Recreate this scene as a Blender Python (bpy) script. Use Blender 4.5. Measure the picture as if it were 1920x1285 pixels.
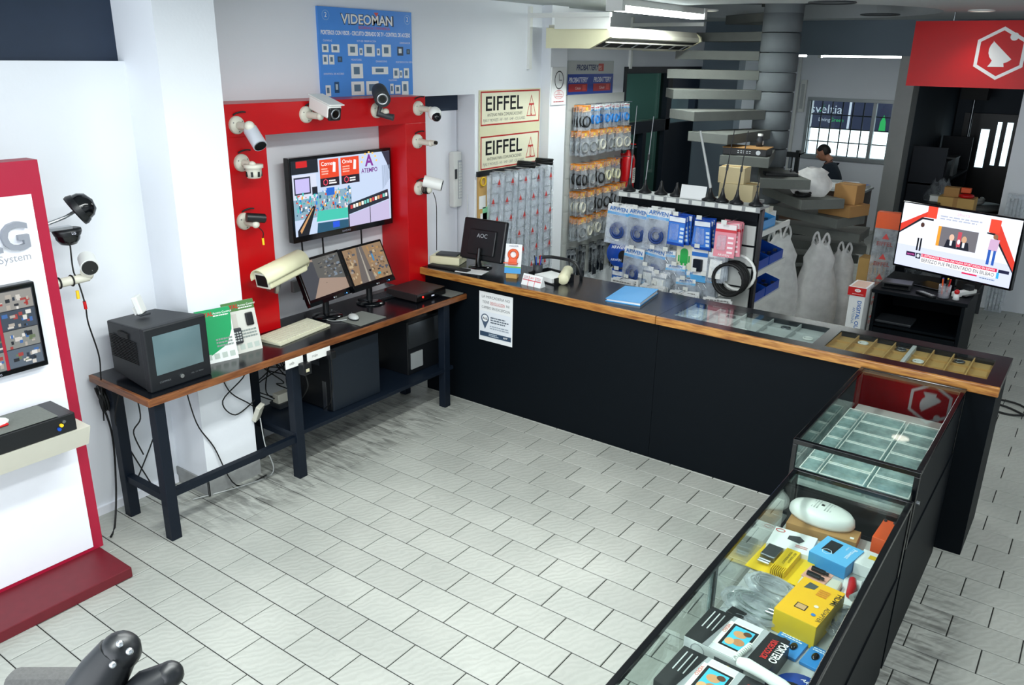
import bpy, random
from math import *
from mathutils import Vector, Matrix
RN = random.Random(11)
sc = bpy.context.scene
for o in list(bpy.data.objects): bpy.data.objects.remove(o)
COL = sc.collection
V = Vector

# ------------------------------------------------------------------ camera
cam = bpy.data.cameras.new('camera'); camo = bpy.data.objects.new('camera', cam); COL.objects.link(camo)
CR = [(.8081462, .5887693, .0158228), (.2067331, -.2584022, -.9436576), (-.551508, .7658844, -.3305449)]
CP = V((2.9804, -3.3535, 2.5)); FPX = 1541.83
cam.sensor_width = 36; cam.lens = FPX / 1920 * 36; cam.clip_start = .02; cam.clip_end = 200
m = Matrix.Identity(4)
for i in range(3):
    m[i][0] = CR[0][i]; m[i][1] = -CR[1][i]; m[i][2] = -CR[2][i]; m[i][3] = CP[i]
camo.matrix_world = m; sc.camera = camo
# ------------------------------------------------------------------ world, exposure
w = bpy.data.worlds.new('world'); sc.world = w; w.use_nodes = True
bg = w.node_tree.nodes['Background']; bg.inputs[0].default_value = (.80, .90, 1, 1); bg.inputs[1].default_value = .9
vs = sc.view_settings; vs.view_transform = 'Standard'; vs.look = 'None'; vs.gamma = 1; vs.use_curve_mapping = False; vs.exposure = .35
def area(name, loc, rot, sx, sy, power, col=(1, 1, 1)):
    l = bpy.data.lights.new(name, 'AREA'); l.shape = 'RECTANGLE'; l.size = sx; l.size_y = sy; l.energy = power; l.color = col
    o = bpy.data.objects.new(name, l); COL.objects.link(o); o.location = loc; o.rotation_euler = rot; return o
# the shop's own fluorescent tubes (rows above the customer area), added fills, and daylight through the street front behind the camera
area('unseen_ceiling_light', (.9, -1.0, 2.84), (0, 0, 0), .25, 2.4, 62, (.95, 1, .98))
area('unseen_ceiling_light', (1.9, -2.6, 2.84), (0, 0, 0), .25, 2.4, 55, (.95, 1, .98))
area('storefront_light', (1.2, -5.3, 1.7), (radians(90), 0, 0), 4.6, 2.3, 100, (.90, .95, 1))
area('unseen_ceiling_light', (3.6, .6, 2.84), (0, 0, 0), .25, 2.4, 30, (.95, 1, .98))  # added fill to brighten the floor on the right, no known tube
area('side_room_fill', (-2.4, 5.8, 2.7), (0, 0, 0), .8, 1.6, 9, (.8, 1, .9))  # added fill, hung unseen under the side room ceiling
area('back_room_light', (.35, 7.6, 2.47), (0, 0, radians(90)), .15, 1.2, 14, (.95, 1, .98))

# ------------------------------------------------------------------ helpers
def lin(h):
    if not isinstance(h, str): return tuple(h)
    h = h.lstrip('#'); h = ''.join(c * 2 for c in h) if len(h) == 3 else h; r = []
    for i in (0, 2, 4):
        c = int(h[i:i + 2], 16) / 255; r.append(c / 12.92 if c <= .04045 else ((c + .055) / 1.055) ** 2.4)
    return tuple(r)
MATS = {}
def mat(name, hexc='#808080', rough=.5, metal=0, var=.06, scale=12, bump=0, bscale=None, spec=.5, coat=0):
    if name in MATS: return MATS[name]
    m = bpy.data.materials.new(name); m.use_nodes = True; nt = m.node_tree; p = nt.nodes['Principled BSDF']
    c = lin(hexc)
    tc = nt.nodes.new('ShaderNodeTexCoord'); nz = nt.nodes.new('ShaderNodeTexNoise'); nz.inputs['Scale'].default_value = scale; nz.inputs['Detail'].default_value = 3
    nt.links.new(tc.outputs['Object'], nz.inputs['Vector'])
    mr = nt.nodes.new('ShaderNodeMapRange'); mr.inputs[3].default_value = 1 - var; mr.inputs[4].default_value = 1 + var
    nt.links.new(nz.outputs['Fac'], mr.inputs[0])
    mx = nt.nodes.new('ShaderNodeVectorMath'); mx.operation = 'SCALE'; mx.inputs[0].default_value = c
    nt.links.new(mr.outputs[0], mx.inputs['Scale']); nt.links.new(mx.outputs[0], p.inputs['Base Color'])
    p.inputs['Roughness'].default_value = rough; p.inputs['Metallic'].default_value = metal; p.inputs['Specular IOR Level'].default_value = spec
    if coat: p.inputs['Coat Weight'].default_value = coat
    if bump:
        b = nt.nodes.new('ShaderNodeBump'); b.inputs['Strength'].default_value = bump; b.inputs['Distance'].default_value = .01
        n2 = nt.nodes.new('ShaderNodeTexNoise'); n2.inputs['Scale'].default_value = bscale or scale * 4
        nt.links.new(tc.outputs['Object'], n2.inputs['Vector']); nt.links.new(n2.outputs['Fac'], b.inputs['Height']); nt.links.new(b.outputs[0], p.inputs['Normal'])
    MATS[name] = m; return m
def print_mat():
    if 'print' in MATS: return MATS['print']
    m = bpy.data.materials.new('print'); m.use_nodes = True; nt = m.node_tree; p = nt.nodes['Principled BSDF']
    a = nt.nodes.new('ShaderNodeAttribute'); a.attribute_name = 'Col'; nt.links.new(a.outputs['Color'], p.inputs['Base Color']); p.inputs['Roughness'].default_value = .4
    MATS['print'] = m; return m
def screen_mat(strength=1.2):
    k = 'screen%g' % strength
    if k in MATS: return MATS[k]
    m = bpy.data.materials.new('lit_screen'); m.use_nodes = True; nt = m.node_tree; p = nt.nodes['Principled BSDF']
    a = nt.nodes.new('ShaderNodeAttribute'); a.attribute_name = 'Col'
    p.inputs['Base Color'].default_value = (.01, .01, .012, 1); p.inputs['Roughness'].default_value = .35
    nt.links.new(a.outputs['Color'], p.inputs['Emission Color']); p.inputs['Emission Strength'].default_value = strength
    MATS[k] = m; return m
def emit(name, col, s):
    if name in MATS: return MATS[name]
    m = bpy.data.materials.new(name); m.use_nodes = True; p = m.node_tree.nodes['Principled BSDF']
    p.inputs['Base Color'].default_value = (*col, 1); p.inputs['Emission Color'].default_value = (*col, 1); p.inputs['Emission Strength'].default_value = s
    MATS[name] = m; return m
def glass(name, tint='#e8f4f0', refl=1.0, haze=0.0, hcol='#ffffff', rough=.02):
    if name in MATS: return MATS[name]
    m = bpy.data.materials.new(name); m.use_nodes = True; nt = m.node_tree; nt.nodes.clear()
    out = nt.nodes.new('ShaderNodeOutputMaterial'); tr = nt.nodes.new('ShaderNodeBsdfTransparent'); tr.inputs[0].default_value = (*lin(tint), 1)
    gl = nt.nodes.new('ShaderNodeBsdfGlossy'); gl.inputs['Roughness'].default_value = rough; gl.inputs[0].default_value = (refl, refl, refl, 1)
    lw = nt.nodes.new('ShaderNodeLayerWeight'); lw.inputs['Blend'].default_value = .5
    pw = nt.nodes.new('ShaderNodeMath'); pw.operation = 'POWER'; pw.inputs[1].default_value = 4; nt.links.new(lw.outputs['Facing'], pw.inputs[0])
    fr = nt.nodes.new('ShaderNodeMapRange'); fr.inputs[3].default_value = .025; fr.inputs[4].default_value = .7; nt.links.new(pw.outputs[0], fr.inputs[0])
    mx = nt.nodes.new('ShaderNodeMixShader'); nt.links.new(fr.outputs[0], mx.inputs[0]); nt.links.new(tr.outputs[0], mx.inputs[1]); nt.links.new(gl.outputs[0], mx.inputs[2])
    last = mx
    if haze:
        df = nt.nodes.new('ShaderNodeBsdfDiffuse'); df.inputs[0].default_value = (*lin(hcol), 1)
        tl = nt.nodes.new('ShaderNodeBsdfTranslucent'); tl.inputs[0].default_value = (*lin(hcol), 1)
        ad = nt.nodes.new('ShaderNodeMixShader'); nt.links.new(df.outputs[0], ad.inputs[1]); nt.links.new(tl.outputs[0], ad.inputs[2])
        nz = nt.nodes.new('ShaderNodeTexNoise'); nz.inputs['Scale'].default_value = 14; nz.inputs['Detail'].default_value = 4
        tcn = nt.nodes.new('ShaderNodeTexCoord'); nt.links.new(tcn.outputs['Object'], nz.inputs['Vector'])
        mr = nt.nodes.new('ShaderNodeMapRange'); mr.inputs[1].default_value = .35; mr.inputs[2].default_value = .7; mr.inputs[3].default_value = haze * (.5 if haze < .6 else .85); mr.inputs[4].default_value = min(.98, haze * 1.5)
        nt.links.new(nz.outputs['Fac'], mr.inputs[0])
        m2 = nt.nodes.new('ShaderNodeMixShader'); nt.links.new(mr.outputs[0], m2.inputs[0]); nt.links.new(last.outputs[0], m2.inputs[1]); nt.links.new(ad.outputs[0], m2.inputs[2]); last = m2
    nt.links.new(last.outputs[0], out.inputs[0]); MATS[name] = m; return m

def frame(o, u, v):
    u = V(u).normalized(); v = V(v).normalized(); n = u.cross(v); M = Matrix.Identity(4)
    for i in range(3): M[i][0] = u[i]; M[i][1] = v[i]; M[i][2] = n[i]; M[i][3] = o[i]
    return M
def FX(x, y, z): return frame((x, y, z), (0, 1, 0), (0, 0, 1))      # sign on a surface facing +X
def FY(x, y, z): return frame((x, y, z), (1, 0, 0), (0, 0, 1))      # facing -Y
def FZ(x, y, z, a=0): return frame((x, y, z), (cos(a), sin(a), 0), (-sin(a), cos(a), 0))   # facing up
def RZ(a): return Matrix.Rotation(a, 4, 'Z')
def TR(*p): return Matrix.Translation(V(p))
class MB:
    def __init__(s, M=None): s.v = []; s.f = []; s.c = []; s.M = M; s.sm = []
    def add(s, vs, fs, col=None, smooth=False):
        b = len(s.v); M = s.M
        s.v += [tuple(M @ V(p)) if M is not None else tuple(p) for p in vs]
        for f in fs: s.f.append([b + i for i in f]); s.c.append(col); s.sm.append(smooth)
        return s
    def box(s, x0, y0, z0, x1, y1, z1, col=None):
        vs = [(x, y, z) for z in (z0, z1) for y in (y0, y1) for x in (x0, x1)]
        return s.add(vs, [(0, 2, 3, 1), (4, 5, 7, 6), (0, 1, 5, 4), (2, 6, 7, 3), (0, 4, 6, 2), (1, 3, 7, 5)], col)
    def cbox(s, c, d, col=None): return s.box(c[0] - d[0] / 2, c[1] - d[1] / 2, c[2] - d[2] / 2, c[0] + d[0] / 2, c[1] + d[1] / 2, c[2] + d[2] / 2, col)
    def prism(s, poly, z0, z1, col=None, smooth=False):
        n = len(poly); vs = [(x, y, z0) for x, y in poly] + [(x, y, z1) for x, y in poly]
        s.add(vs, [tuple(range(n))[::-1], tuple(range(n, 2 * n))], col)
        b = len(s.v) - 2 * n
        for i in range(n): s.f.append([b + i, b + (i + 1) % n, b + n + (i + 1) % n, b + n + i]); s.c.append(col); s.sm.append(smooth)
        return s
    def tube(s, pts, r, n=8, col=None, closed=False, smooth=True):
        pts = [V(p) for p in pts]; N = len(pts); rs = r if isinstance(r, (list, tuple)) else [r] * N; up = None; rings = []
        for i, p in enumerate(pts):
            a = pts[(i - 1) % N] if closed else pts[max(i - 1, 0)]; c = pts[(i + 1) % N] if closed else pts[min(i + 1, N - 1)]
            t = (c - a).normalized()
            if up is None: up = V((0, 0, 1)) if abs(t.z) < .9 else V((1, 0, 0))
            e = t.cross(up)
            if e.length < 1e-6: e = t.cross(V((1, .3, 0)))
            e.normalize(); g = e.cross(t).normalized(); up = g
            rings.append([p + (e * cos(2 * pi * k / n) + g * sin(2 * pi * k / n)) * rs[i] for k in range(n)])
        vs = [q for rg in rings for q in rg]; fs = []
        for i in range(N if closed else N - 1):
            j = (i + 1) % N
            for k in range(n): fs.append((i * n + k, i * n + (k + 1) % n, j * n + (k + 1) % n, j * n + k))
        s.add(vs, fs, col, smooth)
        if not closed: s.add(rings[0], [tuple(range(n))[::-1]], col); s.add(rings[-1], [tuple(range(n))], col)
        return s
    def cyl(s, a, b, r, r2=None, n=16, col=None): return s.tube([a, b], [r, r if r2 is None else r2], n, col)
    def lathe(s, prof, n=20, o=(0, 0, 0), ax=(0, 0, 1), col=None, smooth=True):
        ax = V(ax).normalized(); e = ax.orthogonal().normalized(); g = ax.cross(e); o = V(o)
        vs = [o + ax * h + (e * cos(2 * pi * k / n) + g * sin(2 * pi * k / n)) * r for r, h in prof for k in range(n)]; fs = []
        for i in range(len(prof) - 1):
            for k in range(n): fs.append((i * n + k, i * n + (k + 1) % n, (i + 1) * n + (k + 1) % n, (i + 1) * n + k))
        s.add(vs, fs, col, smooth)
        if prof[0][0] > 1e-5: s.add(vs[:n], [tuple(range(n))[::-1]], col)
        if prof[-1][0] > 1e-5: s.add(vs[-n:], [tuple(range(n))], col)
        return s
    def ball(s, c, rx, ry=None, rz=None, nu=14, nv=9, col=None):
        ry = ry or rx; rz = rz or rx; vs = []; fs = []
        for j in range(nv + 1):
            t = pi * j / nv
            for i in range(nu): vs.append((c[0] + rx * sin(t) * cos(2 * pi * i / nu), c[1] + ry * sin(t) * sin(2 * pi * i / nu), c[2] - rz * cos(t)))
        for j in range(nv):
            for i in range(nu): fs.append((j * nu + i, j * nu + (i + 1) % nu, (j + 1) * nu + (i + 1) % nu, (j + 1) * nu + i))
        return s.add(vs, fs, col, True)
    def torus(s, c, R, r, ax=(0, 0, 1), n=20, k=8, col=None):
        ax = V(ax).normalized(); e = ax.orthogonal().normalized(); g = ax.cross(e); c = V(c)
        return s.tube([c + (e * cos(2 * pi * i / n) + g * sin(2 * pi * i / n)) * R for i in range(n)], r, k, col, True)
    def coil(s, c, R, r, ax=(0, 0, 1), turns=4, rise=None, n=18, k=6, jit=.04, col=None):
        ax = V(ax).normalized(); e = ax.orthogonal().normalized(); g = ax.cross(e); c = V(c); rise = rise if rise is not None else r * 1.6; pts = []
        for i in range(turns * n + 1):
            t = 2 * pi * i / n; q = R * (1 + jit * sin(1.7 * t + turns)); pts.append(c + (e * cos(t) + g * sin(t)) * q + ax * (rise * i / n - rise * turns / 2))
        return s.tube(pts, r, k, col)
    def mesh(s, name):
        me = bpy.data.meshes.new(name); me.from_pydata(s.v, [], s.f)
        for i, p in enumerate(me.polygons): p.use_smooth = s.sm[i]
        if any(c is not None for c in s.c):
            a = me.color_attributes.new('Col', 'FLOAT_COLOR', 'CORNER'); dat = []
            for p, c in zip(me.polygons, s.c):
                q = (*lin(c), 1) if c is not None else (.5, .5, .5, 1)
                dat += list(q) * p.loop_total
            a.data.foreach_set('color', dat)
        me.update(); return me
    def build(s, name, mt, parent=None, bevel=0, seg=2, solid=0):
        me = s.mesh(name)
        if isinstance(mt, str): mt = MATS[mt]
        me.materials.append(mt); o = bpy.data.objects.new(name, me); COL.objects.link(o)
        if parent is not None: o.parent = parent
        if bevel:
            b = o.modifiers.new('bevel', 'BEVEL'); b.width = bevel; b.segments = seg; b.limit_method = 'ANGLE'; b.angle_limit = radians(40)
        if solid:
            b = o.modifiers.new('solid', 'SOLIDIFY'); b.thickness = solid
        return o
_tc = {}
def textpoly(s, bold):
    k = (s, bold)
    if k not in _tc:
        c = bpy.data.curves.new('t', 'FONT'); c.body = s; c.resolution_u = 3; c.offset = bold
        o = bpy.data.objects.new('t', c); me = o.to_mesh()
        vs = [(v.co.x, v.co.y) for v in me.vertices]; fs = [tuple(p.vertices) for p in me.polygons]
        o.to_mesh_clear(); bpy.data.objects.remove(o); bpy.data.curves.remove(c)
        if not vs: vs = [(0, 0)]
        _tc[k] = (vs, fs, min(v[0] for v in vs), max(v[0] for v in vs))
    return _tc[k]
class Decal:
    """flat print: coloured shapes in (u, v), each later shape a hair above the earlier"""
    def __init__(s, step=.0004): s.it = []; s.step = step
    def poly(s, pts, col): s.it.append((pts, [tuple(range(len(pts)))], col)); return s
    def rect(s, x0, y0, x1, y1, col): return s.poly([(x0, y0), (x1, y0), (x1, y1), (x0, y1)], col)
    def rects(s, l, col):
        vs = []; fs = []
        for x0, y0, x1, y1 in l: b = len(vs); vs += [(x0, y0), (x1, y0), (x1, y1), (x0, y1)]; fs.append((b, b + 1, b + 2, b + 3))
        s.it.append((vs, fs, col)); return s
    def batch(s, l):
        by = {}
        for q in l: by.setdefault(q[4], []).append(q[:4])
        for c, r_ in by.items(): s.rects(r_, c)
        return s
    def ell(s, cx, cy, rx, ry, col, n=18): return s.poly([(cx + rx * cos(2 * pi * i / n), cy + ry * sin(2 * pi * i / n)) for i in range(n)], col)
    def ring(s, pts, wd, col):
        n = len(pts); cx = sum(p[0] for p in pts) / n; cy = sum(p[1] for p in pts) / n; vs = list(pts); 
        for p in pts:
            d = hypot(p[0] - cx, p[1] - cy); k = 1 - wd / max(d, 1e-6); vs.append((cx + (p[0] - cx) * k, cy + (p[1] - cy) * k))
        s.it.append((vs, [(i, (i + 1) % n, n + (i + 1) % n, n + i) for i in range(n)], col)); return s
    def text(s, t, x, y, h, col, al='l', bold=0, maxw=None, shear=0, rot=0, minw=None):
        vs, fs, a, b = textpoly(t, bold); k = h / .70; kx = k
        if maxw and (b - a) * k > maxw: kx = maxw / (b - a)
        if minw: kx = minw / (b - a)
        wd = (b - a) * kx; ox = {'l': 0, 'c': -wd / 2, 'r': -wd}[al]
        P = [((p[0] - a) * kx + ox + shear * p[1] * k, p[1] * k) for p in vs]
        if rot: P = [(p[0] * cos(rot) - p[1] * sin(rot), p[0] * sin(rot) + p[1] * cos(rot)) for p in P]
        s.it.append(([(x + p[0], y + p[1]) for p in P], fs, col)); return s
    def lines(s, x0, y0, x1, n, lh, col, seed=1, fill=.55):
        r = random.Random(seed); l = []
        for i in range(n):
            y = y0 - i * lh; x = x0; e = x1 - r.random() * .25 * (x1 - x0)
            while x < e:
                wd = (x1 - x0) * r.uniform(.06, .18); l.append((x, y, min(x + wd, e), y + lh * fill)); x += wd + (x1 - x0) * .025
        return s.rects(l, col)
    def build(s, name, M, parent=None, mt=None, z0=.0006):
        mb = MB(M); stp = min(s.step, .0024 / max(1, len(s.it)))
        for i, (vs, fs, col) in enumerate(s.it): mb.add([(p[0], p[1], z0 + stp * i) for p in vs], fs, col)
        return mb.build(name, mt or print_mat(), parent)
def tag(o, label, cat, group=None, kind=None):
    if label: o['label'] = label
    if cat: o['category'] = cat
    if group: o['group'] = group
    if kind: o['kind'] = kind
    return o
def spot(name, loc, power, col):
    l = bpy.data.lights.new(name, 'SPOT'); l.energy = power; l.color = col; l.spot_size = radians(110); l.spot_blend = .8; l.shadow_soft_size = .08
    o = bpy.data.objects.new(name, l); COL.objects.link(o); o.location = loc; return o
def T(name, label, cat, loc=(0, 0, 0), rz=0, group=None):
    o = bpy.data.objects.new(name, None); o.empty_display_size = .05; COL.objects.link(o); o.location = loc; o.rotation_euler = (0, 0, rz)
    return tag(o, label, cat, group)
def struct(o): o['kind'] = 'structure'; return o
def dup(root, loc, rz=None, label=None, group=None):
    r = root.copy(); COL.objects.link(r); r.location = loc
    if rz is not None: r.rotation_euler = (0, 0, rz)
    if root.name.startswith('hanging_pack'): r.rotation_euler = (RN.uniform(-.09, .09), RN.uniform(-.07, .07), rz)
    if label: r['label'] = label
    if group: r['group'] = group
    for ch in list(root.children):
        c = ch.copy(); COL.objects.link(c); c.parent = r
        for g in ch.children: d = g.copy(); COL.objects.link(d); d.parent = c
    return r
def sag(a, b, s, n=10, side=(0, 0, 0)):
    a = V(a); b = V(b); sd = V(side)
    return [a.lerp(b, i / n) + V((0, 0, -s * 4 * (i / n) * (1 - i / n))) + sd * sin(pi * i / n) for i in range(n + 1)]
def spline(pts, n=6):
    P = [V(p) for p in pts]; out = []
    for i in range(len(P) - 1):
        a = P[max(i - 1, 0)]; b = P[i]; c = P[i + 1]; d = P[min(i + 2, len(P) - 1)]
        for k in range(n):
            t = k / n; out.append(.5 * (2 * b + (c - a) * t + (2 * a - 5 * b + 4 * c - d) * t * t + (3 * b - a - 3 * c + d) * t ** 3))
    return out + [P[-1]]
def project(p):
    d = V(p) - CP; z = sum(CR[2][i] * d[i] for i in range(3))
    return 960 + FPX * sum(CR[0][i] * d[i] for i in range(3)) / z, 642.5 + FPX * sum(CR[1][i] * d[i] for i in range(3)) / z, z

# palette
mat('white_wall', '#eaeef4', .7, var=.035, scale=2.5, bump=.05, bscale=60)
mat('grey_wall', '#6d7c88', .7, var=.05, scale=3)
mat('dark_wall', '#3c4650', .7, var=.08)
mat('navy', '#1b2c42', .6, var=.1)
mat('black_laminate', '#040a10', .55, var=.12, scale=30, spec=.12)
mat('desk_black', '#0a0d13', .2, var=.1, spec=.6)
mat('navy_paint', '#081320', .5, var=.1, spec=.3)
mat('red_lacquer', '#bf0710', .33, var=.04)
mat('crimson', '#a30d33', .45, var=.05)
mat('crimson_worn', '#640d1c', .5, var=.2, scale=20)
mat('white_board', '#eef0f8', .55, var=.02)
mat('white_plastic', '#e4e6e2', .4, var=.03)
mat('cream_plastic', '#d9d6b4', .45, var=.03)
mat('ivory', '#cfcdbf', .45, var=.04)
mat('black_plastic', '#0c0f13', .4, var=.1)
mat('gloss_black', '#07090c', .12, var=.05)
mat('dark_grey', '#2c3035', .5, var=.08)
mat('charcoal_crt', '#12161b', .5, var=.1, scale=40, bump=.06, bscale=300)
mat('grey_plastic', '#8b8f90', .5, var=.05)
mat('light_grey', '#b9bdbc', .5, var=.05)
mat('silver', '#c4c8cc', .3, 1, var=.04)
mat('steel', '#8d9296', .35, 1, var=.06)
mat('aluminium', '#9fa5a6', .4, .8, var=.05)
mat('concrete', '#646864', .85, var=.14, scale=9, bump=.15)
mat('concrete_drum', '#6c7377', .85, var=.14, scale=7, bump=.15)
mat('cardboard', '#a97f4c', .85, var=.08, scale=8)
mat('tan_card', '#c09a5c', .8, var=.06)
mat('paper', '#e6e8e8', .7, var=.02)
mat('pad_grey', '#6f736e', .9, var=.12, scale=60, bump=.1)
mat('stone_skirting', '#8f9190', .6, var=.25, scale=22)
mat('ceiling_paint', '#b9c0c2', .8, var=.03)
mat('rubber', '#06080a', .6, var=.1)
mat('blue_plastic', '#0d46a8', .4, var=.06)
mat('sky_plastic', '#3d97d6', .4, var=.05)
mat('orange', '#e2561c', .45, var=.05)
mat('yellow', '#e7c21d', .45, var=.04)
mat('skin', '#b98266', .55, var=.06)
mat('hair', '#16120f', .6, var=.2, scale=60)
mat('sweater', '#1c2733', .9, var=.2, scale=60, bump=.3)
mat('brown_wood', '#4a3423', .5, var=.15)
mat('spool', '#7a5334', .8, var=.1)
mat('slat_grey', '#b4b7b4', .55, var=.04)
mat('ruler_white', '#d9dcd7', .5, var=.04)
glass('clear_glass', '#f8fcfb', .9)
glass('showcase_glass', '#f7fcfa', .9)
glass('dark_glass', '#d2ebdc', .9)
glass('bag', '#ffffff', 1, haze=.33, hcol='#eef6ff', rough=.15)
glass('milky_bag', '#ffffff', .9, haze=.95, hcol='#ffffff', rough=.25)
glass('clear_box', '#f6fdfd', .9, haze=.40, hcol='#dcefef', rough=.15)
def wood_mat(name, a, b):
    m = bpy.data.materials.new(name); m.use_nodes = True; nt = m.node_tree; p = nt.nodes['Principled BSDF']
    tc = nt.nodes.new('ShaderNodeTexCoord'); mp = nt.nodes.new('ShaderNodeMapping'); mp.inputs['Scale'].default_value = (6, 6, 60)
    nz = nt.nodes.new('ShaderNodeTexNoise'); nz.inputs['Scale'].default_value = 1.5; nz.inputs['Detail'].default_value = 5
    cr = nt.nodes.new('ShaderNodeValToRGB'); cr.color_ramp.elements[0].color = (*lin(a), 1); cr.color_ramp.elements[1].color = (*lin(b), 1); cr.color_ramp.elements[0].position = .3; cr.color_ramp.elements[1].position = .7
    nt.links.new(tc.outputs['Object'], mp.inputs[0]); nt.links.new(mp.outputs[0], nz.inputs['Vector']); nt.links.new(nz.outputs['Fac'], cr.inputs[0]); nt.links.new(cr.outputs[0], p.inputs['Base Color']); p.inputs['Roughness'].default_value = .35
    MATS[name] = m
wood_mat('wood_edge', '#7a4416', '#c08a45'); wood_mat('desk_wood', '#5d331a', '#8d5730')
def tile_mat():
    m = bpy.data.materials.new('floor_tile'); m.use_nodes = True; nt = m.node_tree; p = nt.nodes['Principled BSDF']; L = nt.links.new
    tc = nt.nodes.new('ShaderNodeNewGeometry'); mp = nt.nodes.new('ShaderNodeMapping'); mp.inputs['Rotation'].default_value = (0, 0, radians(28))
    wv = nt.nodes.new('ShaderNodeTexWave'); wv.inputs['Scale'].default_value = 9; wv.inputs['Distortion'].default_value = 9; wv.inputs['Detail'].default_value = 3; wv.inputs['Detail Scale'].default_value = 1.4
    nz = nt.nodes.new('ShaderNodeTexNoise'); nz.inputs['Scale'].default_value = 1.3; nz.inputs['Detail'].default_value = 4
    oi = nt.nodes.new('ShaderNodeObjectInfo')
    L(tc.outputs['Position'], mp.inputs[0]); L(mp.outputs[0], wv.inputs['Vector']); L(tc.outputs['Position'], nz.inputs['Vector'])
    cr = nt.nodes.new('ShaderNodeValToRGB'); cr.color_ramp.elements[0].color = (*lin('#a0a39d'), 1); cr.color_ramp.elements[1].color = (*lin('#b7b9b2'), 1); cr.color_ramp.elements[0].position = .3; cr.color_ramp.elements[1].position = .72
    L(nz.outputs['Fac'], cr.inputs[0])
    mx = nt.nodes.new('ShaderNodeMix'); mx.data_type = 'RGBA'; mx.blend_type = 'MULTIPLY'
    mr = nt.nodes.new('ShaderNodeMapRange'); mr.inputs[3].default_value = .95; mr.inputs[4].default_value = 1.04; L(oi.outputs['Random'], mr.inputs[0])
    wr = nt.nodes.new('ShaderNodeMapRange'); wr.inputs[3].default_value = .95; wr.inputs[4].default_value = 1.03; L(wv.outputs['Fac'], wr.inputs[0])
    mu = nt.nodes.new('ShaderNodeMath'); mu.operation = 'MULTIPLY'; L(mr.outputs[0], mu.inputs[0]); L(wr.outputs[0], mu.inputs[1])
    # streaky scuff dirt and painted-in shade under the desk and by the showcase foot
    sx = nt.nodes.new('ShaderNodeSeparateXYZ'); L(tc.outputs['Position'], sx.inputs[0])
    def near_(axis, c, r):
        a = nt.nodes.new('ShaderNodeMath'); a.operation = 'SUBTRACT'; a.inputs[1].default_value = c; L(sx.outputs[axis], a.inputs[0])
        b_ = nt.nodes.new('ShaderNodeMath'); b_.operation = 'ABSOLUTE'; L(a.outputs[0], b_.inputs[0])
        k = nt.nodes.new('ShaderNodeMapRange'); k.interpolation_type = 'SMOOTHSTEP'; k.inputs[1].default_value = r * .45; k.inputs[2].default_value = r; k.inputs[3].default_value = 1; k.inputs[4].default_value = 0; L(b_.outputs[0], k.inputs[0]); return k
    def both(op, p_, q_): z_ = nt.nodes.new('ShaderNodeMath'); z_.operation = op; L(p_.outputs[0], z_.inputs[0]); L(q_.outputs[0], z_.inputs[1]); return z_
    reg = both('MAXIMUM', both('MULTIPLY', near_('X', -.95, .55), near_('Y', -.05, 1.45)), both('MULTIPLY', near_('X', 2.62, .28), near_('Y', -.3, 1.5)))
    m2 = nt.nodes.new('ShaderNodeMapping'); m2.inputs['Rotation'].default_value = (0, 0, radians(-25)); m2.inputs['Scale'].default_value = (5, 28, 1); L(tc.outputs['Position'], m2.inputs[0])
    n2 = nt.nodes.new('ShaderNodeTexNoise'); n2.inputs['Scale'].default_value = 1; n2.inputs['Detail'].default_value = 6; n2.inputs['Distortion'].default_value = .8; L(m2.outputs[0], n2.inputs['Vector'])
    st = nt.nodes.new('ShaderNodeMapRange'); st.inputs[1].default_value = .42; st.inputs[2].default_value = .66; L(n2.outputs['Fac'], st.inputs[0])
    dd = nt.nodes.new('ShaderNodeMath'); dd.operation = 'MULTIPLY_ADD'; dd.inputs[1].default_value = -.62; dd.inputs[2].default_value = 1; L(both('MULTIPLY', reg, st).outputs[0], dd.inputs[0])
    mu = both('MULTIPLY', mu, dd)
    sv = nt.nodes.new('ShaderNodeVectorMath'); sv.operation = 'SCALE'; L(cr.outputs[0], sv.inputs[0]); L(mu.outputs[0], sv.inputs['Scale']); L(sv.outputs[0], p.inputs['Base Color'])
    b = nt.nodes.new('ShaderNodeBump'); b.inputs['Strength'].default_value = .18; b.inputs['Distance'].default_value = .004; L(wv.outputs['Fac'], b.inputs['Height']); L(b.outputs[0], p.inputs['Normal'])
    p.inputs['Roughness'].default_value = .38; MATS['floor_tile'] = m
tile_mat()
mat('grout', '#161715', .9)

# ================================================================== SETTING
WX = -1.36; CZ = 2.91; BY = 6.55
fl = struct(MB().box(-3.2, -6.2, -.06, 5.2, 12.6, -.0045).build('floor', 'grout'))
TA, TB, TS = .29345, .1895, .494
g = .0026; c_ = .0022
def tilebox(mb, x0, y0, x1, y1):
    vs = [(x0, y0, -.012), (x1, y0, -.012), (x1, y1, -.012), (x0, y1, -.012), (x0, y0, -c_), (x1, y0, -c_), (x1, y1, -c_), (x0, y1, -c_),
          (x0 + c_, y0 + c_, 0), (x1 - c_, y0 + c_, 0), (x1 - c_, y1 - c_, 0), (x0 + c_, y1 - c_, 0)]
    mb.add(vs, [(8, 9, 10, 11)] + [(i, (i + 1) % 4, 4 + (i + 1) % 4, 4 + i) for i in range(4)] + [(4 + i, 4 + (i + 1) % 4, 8 + (i + 1) % 4, 8 + i) for i in range(4)])
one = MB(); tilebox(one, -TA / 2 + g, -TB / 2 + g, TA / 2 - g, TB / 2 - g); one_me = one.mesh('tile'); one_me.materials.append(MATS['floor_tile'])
cand = []; rest = []
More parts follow.
